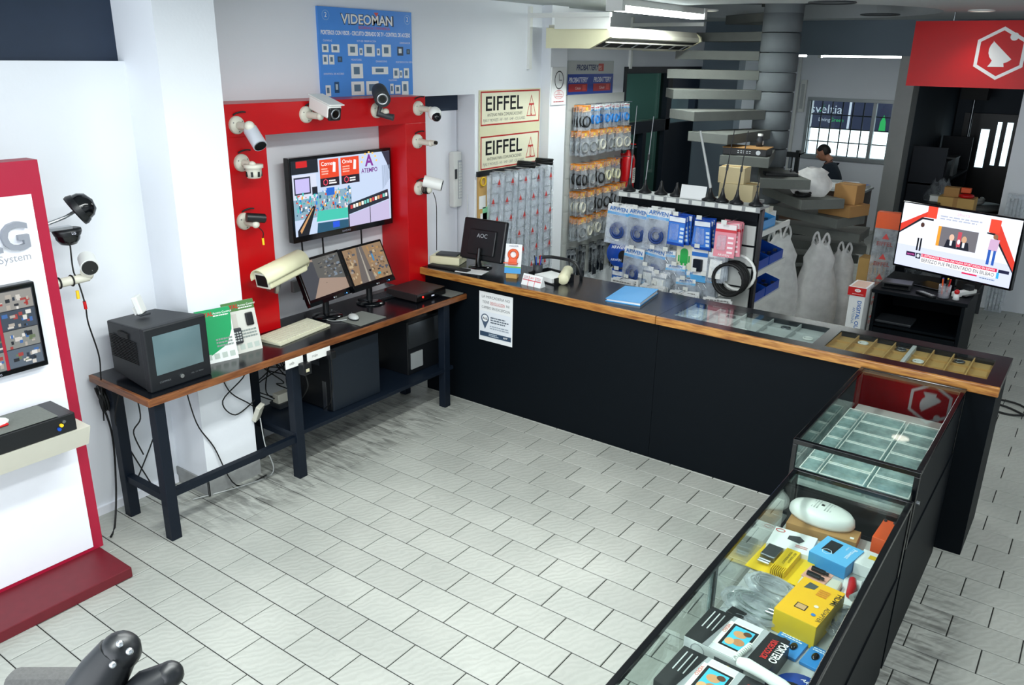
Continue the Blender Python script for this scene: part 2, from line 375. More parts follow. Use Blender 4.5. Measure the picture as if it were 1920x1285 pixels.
for k in range(-55, 30):
    y0 = -(k + 1) * TB
    for n in range(-10, 18):
        x0 = (n + (TS if k % 2 else 0)) * TA; cx, cy = x0 + TA / 2, y0 + TB / 2
        if cx < -1.5 and cy < BY: continue
        u, v_, d = project((cx, cy, 0)); hid = (2.1 < cx < 2.62 and -2.4 < cy < 1.1) or (cy > 1.15 and cx < 2.7 and cy < 1.75) or (cx < -.62 and cy < -1.62) or cx < -1.25
        if d > .5 and -60 < u < 1980 and 0 < v_ < 1340 and not hid: cand.append((d, cx, cy))
        else: rest.append((cx, cy))
cand.sort()
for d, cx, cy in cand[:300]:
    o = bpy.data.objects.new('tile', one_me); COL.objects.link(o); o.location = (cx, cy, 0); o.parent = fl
far = MB()
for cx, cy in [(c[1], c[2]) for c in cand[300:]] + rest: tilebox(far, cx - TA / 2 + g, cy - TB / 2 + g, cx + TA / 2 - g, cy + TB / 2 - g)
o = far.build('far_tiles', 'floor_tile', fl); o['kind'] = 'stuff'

# ceiling with round stair opening
SCX, SCY, SR, SH = .187, 4.743, 1.0, .175
HR = 1.33
mb = MB(); N = 48
ring = [(SCX + HR * cos(2 * pi * i / N), SCY + HR * sin(2 * pi * i / N)) for i in range(N)]
X0, X1, Y0, Y1 = -1.7, 5.2, -6.2, BY
outer = []
for x, y in ring:
    dx, dy = x - SCX, y - SCY; t = min(((X1 - SCX) / dx if dx > 0 else (X0 - SCX) / dx) if abs(dx) > 1e-9 else 1e9, ((Y1 - SCY) / dy if dy > 0 else (Y0 - SCY) / dy) if abs(dy) > 1e-9 else 1e9)
    outer.append((SCX + dx * t, SCY + dy * t))
corners = [(X0, Y0), (X1, Y0), (X1, Y1), (X0, Y1)]
for z in (CZ, CZ + .14):
    for i in range(N):
        j = (i + 1) % N; a, b = outer[i], outer[j]; pl = [ring[i], a]
        for c in corners:
            if (abs(a[0] - c[0]) < 1e-6 and abs(b[1] - c[1]) < 1e-6) or (abs(a[1] - c[1]) < 1e-6 and abs(b[0] - c[0]) < 1e-6):
                if (abs(a[0] - b[0]) > 1e-6) and (abs(a[1] - b[1]) > 1e-6): pl.append(c)
        pl += [b, ring[j]]
        q = [(p[0], p[1], z) for p in pl]; mb.add(q if z > CZ else q[::-1], [tuple(range(len(q)))])
for i in range(N):
    j = (i + 1) % N; mb.add([(*ring[i], CZ), (*ring[j], CZ), (*ring[j], CZ + .14), (*ring[i], CZ + .14)], [(0, 1, 2, 3)])
struct(mb.build('ceiling', 'ceiling_paint'))
struct(MB().box(-1.9, 3.0, 4.6, 2.2, 6.6, 4.7).box(-1.9, 2.9, CZ + .14, -1.8, 6.6, 4.6).box(-1.9, 6.5, CZ + .14, 2.2, 6.6, 4.6).box(2.1, 2.9, CZ + .14, 2.2, 6.6, 4.6).box(-1.9, 2.9, CZ + .14, 2.2, 3.0, 4.6).build('wall_stairwell', 'dark_wall'))
# left wall with ledge, recess above, column
struct(MB().box(-1.75, -6.2, 0, -1.28, -.9, 2.437).build('wall_left', 'white_wall'))
struct(MB().box(-1.75, -6.2, 2.437, -1.335, -.9, CZ).build('window_1', 'navy'))
struct(MB().box(-1.75, -.906, 0, -.97, -.555, CZ).build('wall_column', 'white_wall'))
b = struct(MB().box(-1.28, -6.2, 0, -1.262, -.92, .05).build('baseboard_left', 'white_board'))
struct(MB().box(-1.30, -.917, 0, -.958, -.906, .10).box(-.97, -.917, 0, -.958, -.545, .10).build('baseboard_column', 'stone_skirting', bevel=.002))
# main left wall x = WX with niche and glazed door
wl = MB().box(-1.75, -.555, 0, WX, 1.25, CZ).box(-1.75, 1.25, 2.192, WX, 2.098, CZ).box(-1.75, 2.098, 0, WX, 4.58, CZ).box(-1.75, 4.58, 2.40, WX, BY, CZ).box(-1.75, 1.25, 0, -1.72, 2.098, 2.192)
struct(wl.build('wall_main', 'white_wall'))
struct(MB().box(-1.72, 1.25, 2.06, -1.54, 2.098, 2.192).build('trim_1', 'navy'))
struct(MB().box(-1.72, 1.25, 0, -1.54, 2.085, 2.06).build('door_1', 'white_board', bevel=.004))
struct(MB().box(WX, 3.05, 0, -1.26, 3.32, CZ).build('wall_pillar', 'white_wall'))
# glazed door (dark frame, panes) and dark door leaf beyond
d2 = struct(MB().box(-1.45, 4.58, 0, WX + .01, 4.64, 2.40).box(-1.45, 4.64, 2.33, WX + .01, 6.5, 2.40).box(-1.45, 4.64, 1.70, WX + .01, 5.72, 1.83).box(-1.45, 5.62, 0, WX + .01, 5.74, 2.33).box(-1.45, 5.08, 0, WX + .01, 5.16, 1.70).box(-1.45, 4.64, 0, WX + .01, 5.62, .25).build('door_2', 'navy_paint', bevel=.003))
for (a, b2, c, d) in ((4.64, 1.83, 5.62, 2.33), (4.64, .25, 5.08, 1.70), (5.16, .25, 5.62, 1.70)):
    MB().box(-1.42, a, b2, -1.412, b2 and c, d).build('pane', 'dark_glass', d2)
struct(MB().box(-1.46, 5.74, 0, -1.40, 6.5, 1.76).build('door_3', 'navy_paint'))
struct(MB().box(-1.45, 5.74, 2.10, WX, 6.5, 2.33).box(-1.45, 6.42, 1.76, WX, 6.5, 2.1).build('trim_2', 'navy'))
# room beyond the glazed door
struct(MB().box(-3.2, 4.2, 0, -3.1, 7.4, CZ).box(-3.2, 7.3, 0, -1.75, 7.4, CZ).box(-3.2, 4.1, 0, -1.75, 4.2, CZ).box(-3.2, 4.1, CZ, -1.75, 7.4, CZ + .05).build('wall_side_room', 'grey_wall'))
wo = struct(MB().box(-3.1, 6.55, 1.78, -3.06, 6.6, 2.1).box(-3.1, 7.2, 1.78, -3.06, 7.25, 2.1).box(-3.1, 6.55, 2.06, -3.06, 7.25, 2.1).box(-3.1, 6.55, 1.76, -3.06, 7.25, 1.8).box(-3.1, 6.79, 1.8, -3.06, 6.82, 2.06).box(-3.1, 7.0, 1.8, -3.06, 7.03, 2.06).build('window_2', 'navy_paint'))
for a, b2 in ((6.6, 6.79), (6.82, 7.0), (7.03, 7.2)): MB().box(-3.09, a, 1.8, -3.08, b2, 2.06).build('pane', emit('daylight_pane', (.75, .95, 1), 1.6), wo)
# back wall plane: left piece, beam, pillar, right piece
struct(MB().box(WX - .3, BY, 0, -.90, BY + .2, CZ).build('wall_back', 'grey_wall'))
struct(MB().box(-.90, BY, 2.55, 4.5, BY + .2, CZ).build('trim_3', 'grey_wall'))
struct(MB().box(.88, BY, 0, 1.05, BY + .3, 2.55).build('wall_post', mat('post_grey', '#a3a5a3', .7)))
struct(MB().box(2.07, BY, 0, 5.2, BY + .2, 2.55).build('wall_right', 'white_wall'))
struct(MB().box(5.1, -6.2, 0, 5.2, BY, CZ).build('wall_east', 'white_wall'))
# back office: far wall with window hole
WY = 10.2; wx0, wx1, wz0, wz1 = -1.10, .10, 1.08, 1.90
struct(MB().box(-1.75, WY, 0, wx0, WY + .15, CZ).box(wx1, WY, 0, 1.0, WY + .15, CZ).box(wx0, WY, 0, wx1, WY + .15, wz0).box(wx0, WY, wz1, wx1, WY + .15, CZ).build('wall_office', 'white_wall'))
struct(MB().box(-1.75, BY + .2, 0, -1.65, WY, CZ).build('wall_office_side', 'white_wall'))
struct(MB().box(-1.75, BY + .2, CZ - .1, 2.6, WY + .15, CZ).build('ceiling_office', 'ceiling_paint'))
struct(MB().box(.95, BY + .3, 0, 1.05, WY, CZ).build('wall_divider', 'dark_wall'))
struct(MB().box(1.05, 9.6, 0, 2.4, 9.7, CZ).box(2.3, BY + .2, 0, 2.4, 9.7, CZ).build('wall_storage', 'dark_wall'))
struct(MB().box(-1.36, WY - .05, 0, -1.31, WY, 2.6).build('trim_4', 'white_plastic', bevel=.01))
# office window: aluminium sliding frame, grille, panes, the street behind
wn = struct(MB().box(wx0 - .05, WY - .03, wz0 - .06, wx1 + .05, WY + .06, wz0).box(wx0 - .05, WY - .03, wz1, wx1 + .05, WY + .06, wz1 + .05).box(wx0 - .05, WY - .03, wz0, wx0, WY + .06, wz1).box(wx1, WY - .03, wz0, wx1 + .05, WY + .06, wz1).box(-.17, WY - .02, wz0, -.12, WY + .05, wz1).build('window_3', 'aluminium', bevel=.003))
for i in range(1, 6):
    x = wx0 + i * (-.16 - wx0) / 6; MB().box(x - .008, WY + .07, wz0, x + .008, WY + .085, wz1).build('grille_bar', 'navy_paint', wn)
for i in range(1, 4):
    z = wz0 + i * (wz1 - wz0) / 4; MB().box(wx0, WY + .086, z - .008, wx1, WY + .1, z + .008).build('grille_bar', 'navy_paint', wn)
for a, b2 in ((wx0, -.17), (-.12, wx1)): MB().box(a, WY + .02, wz0, b2, WY + .026, wz1).build('pane', 'clear_glass', wn)
bl = T('street_banner', 'dark hoarding with a green leaf seen through the office window', 'banner', (0, 12.3, 0))
dc = Decal(); dc.text('sveltia', -1.72, 1.60, .15, '#dfe6ee', minw=.55).text('Living', -1.56, 1.46, .065, '#dfe6ee').text('Green', -1.36, 1.46, .065, '#2fd06a')
dc.poly([(-1.57, 1.62), (-1.53, 1.63), (-1.47, 1.78), (-1.52, 1.67)], '#2fd06a').poly([(-.52, 1.34), (-.41, 1.34), (-.42, 1.5), (-.46, 1.62), (-.51, 1.5)], '#2fd06a').rect(-1.06, 1.33, -1.02, 2.0, '#f2f6ff')
MB().box(-2.4, 0, 1.33, .9, .03, 2.5).build('board', mat('hoarding', '#262e4c', .6), bl); dc.build('print', FY(0, -.001, 0), bl)
for x in (-2.3, .8): MB().box(x - .03, .03, -.0, x + .03, .09, 2.5).build('post', 'steel', bl)
struct(MB().box(-3.2, 12.5, 0, 5.2, 12.6, 3).build('wall_street', emit('sunlit_wall', (.86, .97, 1), 1.5)))
# storage room door with glazed strips
dr = struct(MB().box(1.17, 9.5, 0, 1.82, 9.56, 1.86).build('door_4', 'black_plastic'))
for (a, b2, z0, z1) in ((1.40, 1.50, 1.16, 1.66), (1.58, 1.63, 1.20, 1.76), (1.69, 1.76, 1.20, 1.76)):
    MB().box(a, 9.49, z0, b2, 9.5, z1).build('pane', emit('daylight_strip', (.72, .92, 1), 1.3), dr)

# ================================================================== LIGHT FITTINGS
t = T('fluorescent_fixture', 'twin-tube fluorescent batten on the ceiling beside the air conditioner', 'light', (-.30, 3.2, CZ))
MB().box(-.06, -.75, -.05, .06, .75, 0).build('batten', 'white_plastic', t, bevel=.004)
for s in (-1, 1): MB().cyl((s * .03, -.7, -.07), (s * .03, .7, -.07), .02, n=10).build('tube', emit('tube_glow', (.93, 1, .97), 14), t)
for s_ in (.745, -.745): MB().box(-.07, s_ - .025, -.09, .07, s_ + .025, 0).build('end_cap', 'white_plastic', t)
area('fluorescent_fixture_light', (-.30, 3.2, CZ - .09), (0, 0, 0), .1, 1.4, 22, (.93, 1, .97))
t = T('fluorescent_fixture', 'lit fluorescent tube under the grey beam in front of the office window', 'light', (.35, 7.6, 2.56))
MB().box(-.64, -.04, 0, .64, .04, .05).build('batten', 'white_plastic', t); MB().cyl((-.6, 0, -.015), (.6, 0, -.015), .014, n=10).build('tube', MATS['tube_glow'], t)
for s_ in (-.63, .63): MB().box(s_ - .02, -.04, -.04, s_ + .02, .04, .05).build('end_cap', 'white_plastic', t)
MB().box(-.03, -.03, .05, .03, .03, .25).build('hanger', 'white_plastic', t)
t = T('fluorescent_fixture', 'short end of a lit tube peeking out beside the spiral stair drum', 'light', (-.55, 7.6, 2.56))
MB().box(-.3, -.04, 0, .13, .04, .05).build('batten', 'white_plastic', t); MB().cyl((-.28, 0, -.015), (.1, 0, -.015), .014, n=10).build('tube', MATS['tube_glow'], t); MB().box(-.03, -.03, .05, .03, .03, .25).build('hanger', 'white_plastic', t)
for x, y, lb in ((1.0, 3.42, 'nearer'), (.90, 5.3, 'farther')):
    t = T('ceiling_speaker', 'black round recessed ceiling opening, the %s of the two' % lb, 'ceiling fitting', (x, y, CZ))
    MB().lathe([(.17, 0), (.175, -.008), (.165, -.012), (.16, -.004)], 28).build('rim', 'dark_grey', t); MB().lathe([(.16, -.003), (0.0, -.004)], 28).build('grille', 'rubber', t)
for x, y, lb in ((-.30, 4.12, 'lit round downlight at the far end of the ceiling tube'), (1.80, 4.85, 'lit round downlight above the red sign')):
    t = T('downlight', lb, 'light', (x, y, CZ)); MB().lathe([(.10, 0), (.105, -.01), (.085, -.014), (.08, -.004)], 24).build('rim', 'white_plastic', t); MB().lathe([(.08, -.005), (.0, -.006)], 24).build('lens', emit('downlight_glow', (1, .93, .8), 3), t); spot('downlight_light', (x, y, CZ - .03), 9, (1, .95, .88))

# ================================================================== LEFT DISPLAY PANEL
PX = -.88
t = T('brand_display', 'white freestanding brand panel with crimson border and plinth', 'display panel', (PX, -1.6, 0))
MB().box(-.27, -1.5, 0, .295, -.018, .055).build('plinth', 'crimson_worn', t, bevel=.004)
MB().box(-.10, -1.5, .055, 0, -.0, .075).box(-.10, -.052, .075, 0, 0, 1.885).box(-.10, -1.5, 1.885, 0, 0, 2.03).build('border', 'crimson', t)
MB().box(-.09, -1.5, .075, .003, -.052, 1.885).build('board', 'white_board', t)
sh = MB(); P = [(0, .66), (.215, .74), (.26, .845), (0, .845)]
sh.M = frame((0, -.085, 0), (1, 0, 0), (0, 0, 1)); sh.prism(P, 0, 1.3); sh.build('shelf', 'ivory', t)
dc = Decal(); dc.text('LG', -.10, 1.655, .12, '#8a8e98', 'r', .02); lt = dc.build('lettering', FX(.004, 0, 0), t)
so = lt.modifiers.new('solid', 'SOLIDIFY'); so.thickness = .022; so.offset = 1
dc = Decal(); dc.text('Security System', -.10, 1.60, .034, '#9a9ca4', 'r'); dc.build('caption', FX(.004, 0, 0), t)
t = T('mounted_monitor', 'black monitor with CCTV quad views on the crimson-edged panel', 'monitor', (PX + .004, -1.96, 1.31))
MB().box(0, -.25, -.20, .045, .235, .20).build('bezel', 'gloss_black', t, bevel=.006)
dc = Decal(); r = random.Random(4); NZ = []
dc.rect(-.235, -.175, .22, .18, '#20242c')
for i in range(3):
    for j in range(4):
        x = -.235 + i * .152 ; y = .18 - (j + 1) * .088; base = ['#8c8f8a', '#5c6a78', '#9c9a94', '#3e4a58'][(i + j) % 4]
        dc.rect(x, y, x + .146, y + .084, base)
        for q in range(16):
            a = x + r.uniform(0, .12); b2 = y + r.uniform(0, .06); NZ.append((a, b2, a + r.uniform(.008, .026), b2 + r.uniform(.008, .022), r.choice(['#d8d4cc', '#253040', '#3f6fb0', '#b9b1a6', '#6a7a5a', '#a8403a', '#e8e6e0', '#11161e'])))
dc.batch(NZ).rect(.055, -.175, .068, .18, '#b81030')
dc.build('picture', FX(.0455, 0, 0), t, screen_mat(.75)); dc = Decal(); dc.text('SAMSUNG', .0, -.193, .01, '#aab', 'c'); dc.build('badge', FX(.0455, 0, 0), t)
t = T('video_recorder', 'black recorder box on the brand panel shelf', 'recorder', (PX + .03, -1.74, .846))
MB().box(0, -.9, 0, .22, 0, .085).build('case', 'black_plastic', t, bevel=.004)
for i in range(3): MB().cyl((.22, -.08 + i * .012, .03 + i * .015), (.23, -.08 + i * .012, .03 + i * .015), .008, n=10).build('socket', ['blue_plastic', 'yellow', 'steel'][i], t)
tag(MB(TR(PX + .05, -2.0, .932)).box(0, -.22, 0, .19, .19, .004).build('mouse_pad', 'pad_grey', bevel=.001), 'grey mouse pad lying on the black recorder on the panel shelf', 'mouse pad')
t = T('computer_mouse', 'white mouse with red sides on the brand panel shelf', 'mouse', (PX + .15, -2.03, .937))
MB().ball((0, 0, .014), .033, .055, .02).build('shell', 'white_plastic', t); MB().box(-.034, -.04, .002, .034, .04, .012).build('side', 'red_lacquer', t, bevel=.004)
# cameras on arms from the panel's side
t = T('dome_camera', 'pair-mounted black dome camera hanging below the steel arm', 'camera', (-.93, -1.50, 1.70))
def dome(t, M, m='gloss_black'):
    MB(M).lathe([(0, .0), (.062, 0), (.064, -.012), (.058, -.03)], 22).build('base', 'black_plastic', t); MB(M).lathe([(.056, -.028), (.052, -.05), (.036, -.072), (0, -.082)], 22).build('dome', m, t)
dome(t, Matrix.Identity(4)); MB().box(-.02, -.10, .0, .02, .02, .012).build('arm', 'silver', t)
dc = Decal(); dc.text('LG', 0, 0, .012, '#dde', 'c'); dc.build('badge', frame((.064, 0, -.02), (0, 1, 0), (0, 0, 1)), t)
t = T('dome_camera', 'larger black dome camera tilted up, behind the hanging one', 'camera', (-.97, -1.43, 1.765))
dome(t, Matrix.Rotation(radians(125), 4, 'X') @ Matrix.Rotation(radians(-20), 4, 'Y') @ Matrix.Scale(1.2, 4)); MB().tube([(0, -.18, -.05), (0, -.05, -.02), (0, 0, 0)], .008, 6).build('arm', 'silver', t)
t = T('bullet_camera', 'white bullet camera with black face on an ivory arm by the panel', 'camera', (-.93, -1.455, 1.455))
MB().cyl((0, -.15, -.005), (0, .02, 0), .022, n=14).build('arm', 'ivory', t); MB().ball((0, .02, .01), .026).build('joint', 'ivory', t)
MB().cyl((.0, .03, .05), (.035, -.0, .03), .03, n=16).build('neck', 'ivory', t)
MB().cyl((-.05, .05, .075), (.05, .01, .055), .040, n=20).build('body', 'white_plastic', t); MB().cyl((.05, .01, .055), (.056, .008, .0535), .036, n=20).build('face', 'gloss_black', t)
for yy in (-.12, -.06): MB().torus((0, yy, -.003), .025, .004, (0, 1, 0)).build('cable_wrap', 'rubber', t)
tag(MB().tube(spline([(-.92, -1.50, 1.62), (-.93, -1.5, 1.5), (-.92, -1.49, 1.44), (-.93, -1.47, 1.32), (-.95, -1.46, 1.22), (-1.02, -1.40, 1.02), (-1.12, -1.36, .85), (-1.16, -1.36, .6)]), .004, 6).build('camera_cable', 'rubber'), 'thin black lead dangling from the panel cameras past the desk end', 'cable')
tag(MB().cyl((-.925, -1.50, 1.40), (-.925, -1.50, 1.36), .008, n=8).build('connector_plug', 'yellow'), 'yellow video plug dangling under the bullet camera', 'plug')
tag(MB().cyl((-.93, -1.472, 1.34), (-.935, -1.468, 1.30), .008, n=8).build('connector_plug', 'red_lacquer'), 'red video plug dangling under the bullet camera', 'plug')

# ================================================================== RED CAMERA FRAME
XF = -1.09
t = T('display_portal', 'red lacquered portal frame carrying security cameras around the wall TV', 'display frame', (XF, .35, .846))
MB().box(-.265, -.84, 0, 0, -.555, 1.187).build('left_post', 'red_lacquer', t, bevel=.002)
MB().box(-.265, .637, 0, 0, .846, 1.187).build('right_post', 'red_lacquer', t, bevel=.002)
MB().box(-.265, -.84, 1.187, 0, .846, 1.368).build('header', 'red_lacquer', t, bevel=.002)
def mount(label, y, z, L=.11, r=.05, armr=.018, name='mounted_camera'):
    t = T(name, label, 'camera', (XF, y, z))
    MB().lathe([(r, 0), (r, .012), (r * .9, .02), (.025, .026)], 22, ax=(1, 0, 0)).build('base', 'ivory', t)
    if L: MB().tube([(.02, 0, 0), (L, 0, -.005)], [.022, armr], 12).ball((L, 0, -.005), armr * 1.25).build('arm', 'ivory', t)
    for a in (.6, 2.7, 4.8): MB().cyl((.018, cos(a) * r * .7, sin(a) * r * .7), (.024, cos(a) * r * .7, sin(a) * r * .7), .004, n=6).build('screw', 'steel', t)
    return t
t = mount('silver cylinder camera tipped down at the frame top left corner', -.40, 2.10, .12)
MB().ball((.12, 0, -.0), .03).build('knuckle', 'ivory', t); MB().cyl((.105, .015, -.02), (.20, .0, -.10), .040, n=22).build('body', mat('pale_silver', '#c6cad2', .35, .15), t); MB().cyl((.20, .0, -.10), (.204, -.0005, -.104), .034, n=20).build('face', 'gloss_black', t)
t = mount('slotted smoke-detector style camera on the red left post', -.39, 1.89, .10)
MB().lathe([(.0, 0), (.055, 0), (.055, -.018), (.045, -.022), (.043, -.045), (.038, -.075), (0, -.078)], 20, (.11, 0, .0)).build('body', 'ivory', t)
for i in range(7):
    a = 2 * pi * i / 7; MB(TR(.11, 0, -.052) @ RZ(a)).box(.036, -.006, -.014, .046, .006, .014).build('slot', 'rubber', t)
t = mount('small black bullet camera low on the red left post', -.408, 1.555, .11)
MB().cyl((.09, -.045, .04), (.13, .05, .025), .027, n=18).build('body', 'black_plastic', t); MB().box(.09, -.01, -.01, .12, .01, .03).build('knuckle', 'black_plastic', t); MB().cyl((.1295, .049, .0252), (.131, .0535, .0245), .022, n=18).build('face', 'gloss_black', t)
t = mount('large white bullet camera with black lens ring on the frame header', .105, 2.135, .13)
B = Matrix.Rotation(radians(12), 4, 'Y'); B = TR(.14, .03, .05) @ RZ(radians(-12)) @ B @ Matrix.Scale(1.02, 4)
MB(B).box(-.11, -.045, -.04, .12, .045, .045).build('body', 'white_plastic', t, bevel=.014, seg=3); MB(B).box(.10, -.042, -.05, .125, .042, .03).build('front', 'black_plastic', t, bevel=.012)
MB(B).box(-.11, -.05, .043, .14, .05, .05).build('sunshield', 'white_plastic', t, bevel=.004); MB(B).torus((.127, 0, -.008), .026, .006, (1, 0, 0)).build('led_ring', 'steel', t); MB(B).cyl((.12, 0, -.008), (.13, 0, -.008), .018).build('lens', 'gloss_black', t)
t = mount('big grey infrared camera with ringed lens above the frame header', .706, 2.135, .09)
B = TR(.07, -.02, .10) @ RZ(radians(-38)) @ Matrix.Rotation(radians(16), 4, 'Y') @ Matrix.Scale(.82, 4)
MB(B).cyl((-.12, 0, 0), (.09, 0, 0), .058, n=24).build('body', 'dark_grey', t); MB(B).lathe([(.062, -.1), (.064, .1), (.060, .1), (.058, -.1)], 24, ax=(1, 0, 0)).build('hood', 'dark_grey', t)
MB(B).torus((.092, 0, 0), .04, .009, (1, 0, 0), 24).build('led_ring', 'silver', t); MB(B).cyl((.088, 0, 0), (.095, 0, 0), .024).build('lens', 'gloss_black', t); MB().tube([(.07, -.02, .05), (.05, -.03, -.02), (.14, .02, -.04)], [.018, .02, .022], 10).build('bracket', 'dark_grey', t)
t = mount('white ball dome camera at the frame top right corner', 1.115, 2.133, .12)
MB().ball((.15, .01, -.03), .048).build('body', 'white_plastic', t); MB().ball((.175, -.002, -.048), .034).build('eye', 'gloss_black', t)
t = mount('tiny pinhole camera on a white stalk at the right post', 1.10, 1.907, .13)
MB().cyl((.12, 0, 0), (.17, .0, .0), .018, n=14).build('body', 'ivory', t); MB().cyl((.15, 0, .002), (.185, 0, .002), .013, n=12).build('lens', 'gloss_black', t)
t = mount('white bullet camera with grey face and coiled lead on the right post', 1.108, 1.574, .10)
B = TR(.13, .03, .04) @ RZ(radians(35)); MB(B).cyl((.05, 0, -.01), (-.08, 0, .02), .042, n=20).build('body', 'white_plastic', t); MB(B).cyl((.05, 0, -.01), (.054, 0, -.011), .037, n=20).build('face', 'dark_grey', t); MB(B).cyl((.054, 0, -.011), (.057, 0, -.012), .01).build('lens', 'silver', t)
MB().coil((.075, 0, 0), .03, .004, (1, .2, 0), 4, .012).build('lead_coil', 'rubber', t); MB().tube(spline([(.12, .02, -.02), (.14, .03, -.1), (.14, .03, -.3), (.12, .05, -.45)]), .003, 6).build('lead', 'rubber', t)
for i, (y, z) in enumerate(((-.40, 2.16), (-.39, 1.95), (-.40, 1.615), (.12, 2.19), (1.10, 2.2), (1.095, 1.965), (1.1, 1.63))):
    tag(MB().tube(spline([(XF + .002, y - .015, z - .005), (XF + .012, y, z + .006), (XF + .02, y + .03, z + .012), (XF + .03, y + .05, z + .01)]), .005, 6).build('camera_lead', 'rubber'), 'short lead entering the red frame above ' + ['the silver cylinder camera', 'the smoke-detector camera', 'the small black bullet camera', 'the large white header camera', 'the white ball dome camera', 'the pinhole camera', 'the coiled-lead bullet camera'][i], 'cable')
tag(MB().cyl((XF + .1, -.36, 1.46), (XF + .1, -.358, 1.42), .007, n=8).build('connector_plug', 'yellow'), 'yellow plug hanging from the small black bullet camera', 'plug')
tag(MB().tube(spline([(XF + .11, -.40, 1.54), (XF + .12, -.37, 1.50), (XF + .1, -.36, 1.46)]), .003, 6).build('camera_lead', 'rubber'), 'thin lead down to the yellow plug on the red left post', 'cable')
# wall TV
t = T('mounted_television', 'black flat TV showing the shop inside the red frame', 'television', (-1.26, .50, 1.60))
bz = MB().box(0, -.455, -.275, .05, .455, .265).build('bezel', 'gloss_black', t, bevel=.004); MB().box(-.095, -.15, -.1, 0, .15, .1).build('wall_mount', 'dark_grey', t)
dc = Decal(); W, H = .437, .245; r = random.Random(9)
dc.rect(-W, -.235, W, H, '#b9c8e0').rect(-W, -.13, .06, .03, '#7f9fb0').rect(-W, .16, -.22, H, '#101820').rect(-.40, .2, -.31, .24, '#c01818').rect(-W, .0, -.24, .155, '#c9cfe0').rect(-.425, .03, -.29, .14, '#2a3040').rect(-.415, .04, -.3, .13, '#b9b0e0').rect(-.28, .02, -.235, .07, '#0e1420')
for k, (x, s) in enumerate(((-.207, 'Corner'), (-.023, 'Onvia'))):
    dc.rect(x, .115, x + .165, .235, '#d8401c').rect(x, .06, x + .165, .115, '#1a0e1c').text(s, x + .015, .195, .026, '#ffffff').lines(x + .015, .17, x + .08, 3, .016, '#f0b0a0', k).poly([(x + .11, .15), (x + .135, .148), (x + .14, .21), (x + .118, .215)], '#f2e8e4').ring([(x + .045 + .022 * cos(pi / 6 + i * pi / 3), .088 + .022 * sin(pi / 6 + i * pi / 3)) for i in range(6)], .006, '#e84860')
    dc.lines(x + .075, .09, x + .14, 2, .016, '#ffffff', k + 5)
dc.text('A', .238, .16, .075, '#7a2a8c', 'c', .03).text('ATEMPO', .238, .115, .03, '#6c2a80', 'c', .02, minw=.155)
for i in range(7): a = pi * (.0 + i / 6); dc.rect(.238 + .07 * cos(a) - .008, .19 + .06 * sin(a) - .006, .238 + .07 * cos(a) + .008, .19 + .06 * sin(a) + .006, '#f0c060')
NZ = []
for i in range(220): x = r.uniform(-.42, .05); y = r.uniform(-.12, .03); NZ.append((x, y, x + r.uniform(.004, .018), y + r.uniform(.006, .024), r.choice(['#3aa0a8', '#20506a', '#c84030', '#e0a040', '#e8e8f0', '#2878c8', '#103040', '#d8c8d0', '#48b8b0'])))
dc.batch(NZ)
dc.rect(-.16, .0, -.09, .05, '#2060c0').poly([(-.42, -.235), (-.42, -.2), (-.28, -.05), (-.26, -.06), (-.33, -.235)], '#0c1018').poly([(-.40, -.2), (-.285, -.065), (-.28, -.07), (-.39, -.22)], '#c09060')
dc.poly([(-.26, -.16), (-.24, -.09), (.02, -.10), (.02, -.17)], '#3fb8a4').poly([(-.26, -.235), (-.25, -.17), (.02, -.18), (.02, -.235)], '#20506a').rect(-.12, -.22, -.06, -.18, '#2050d0').poly([(.03, -.15), (.03, -.08), (.41, -.02), (.42, -.09)], '#1a2430')
for i in range(14): x = .045 + i * .026; dc.rect(x, -.115 + i * .0035, x + .02, -.09 + i * .0035, r.choice(['#e0e8e8', '#d0a070', '#70c0b8', '#c04040', '#f0f0e0']))
dc.poly([(.03, -.235), (.03, -.155), (.42, -.095), (.42, -.235)], '#b8b0d0').rect(.02, -.235, .03, -.09, '#0c1018').rect(.225, -.235, .231, -.12, '#0c1018').poly([(.36, .245), (.437, .245), (.437, .1), (.41, .16)], '#283040')
for i in range(8): dc.rect(.36 + i * .01, -.02 + i * .01, .364 + i * .01, .15, '#8090a8')
dc.build('picture', FX(.0505, 0, 0), bz, screen_mat(1.0)); dc = Decal(); dc.text('SAMSUNG', 0, -.262, .012, '#99a', 'c'); dc.build('badge', FX(.0505, 0, 0), bz)
for i, y in enumerate((.18, .36, .72)): tag(MB().tube(spline([(-1.3, y, 1.35), (-1.31, y + .01, 1.15), (-1.32, y, .9)]), .006, 6).build('power_cable', 'rubber'), 'black lead dropping behind the wall TV, ' + ['leftmost', 'middle', 'rightmost'][i] + ' of three', 'cable')
# blue catalogue sign above the frame
t = T('catalogue_sign', 'blue product catalogue sign above the red frame', 'sign', (WX, .47, 2.21))
MB().box(0, 0, 0, .018, .875, .563).build('board', mat('sign_blue', '#4b92e6', .4, var=.05), t)
dc = Decal(.0003); dc.text('VIDEOMAN', .44, .465, .062, '#20304c', 'c', .05, minw=.50).text('VIDEOMAN', .437, .468, .058, '#f2f2ee', 'c', .02, minw=.48).poly([(.50, .545), (.545, .545), (.522, .52)], '#e05a50').text('SEGURIDAD & CONVENIENCIA', .50, .437, .018, '#d84848', 'c', maxw=.3)
dc.text('PORTEROS CON VISOR - CIRCUITO CERRADO DE TV - CONTROL DE ACCESO', .4375, .395, .026, '#ffffff', 'c', .02, minw=.84).text('2', .065, .50, .03, '#fff', 'c').text('2', .83, .50, .03, '#fff', 'c')
for x in (.065, .83): dc.ring([(x + .032 * cos(i * .4), .512 + .032 * sin(i * .4)) for i in range(16)], .004, '#8fb8e8')
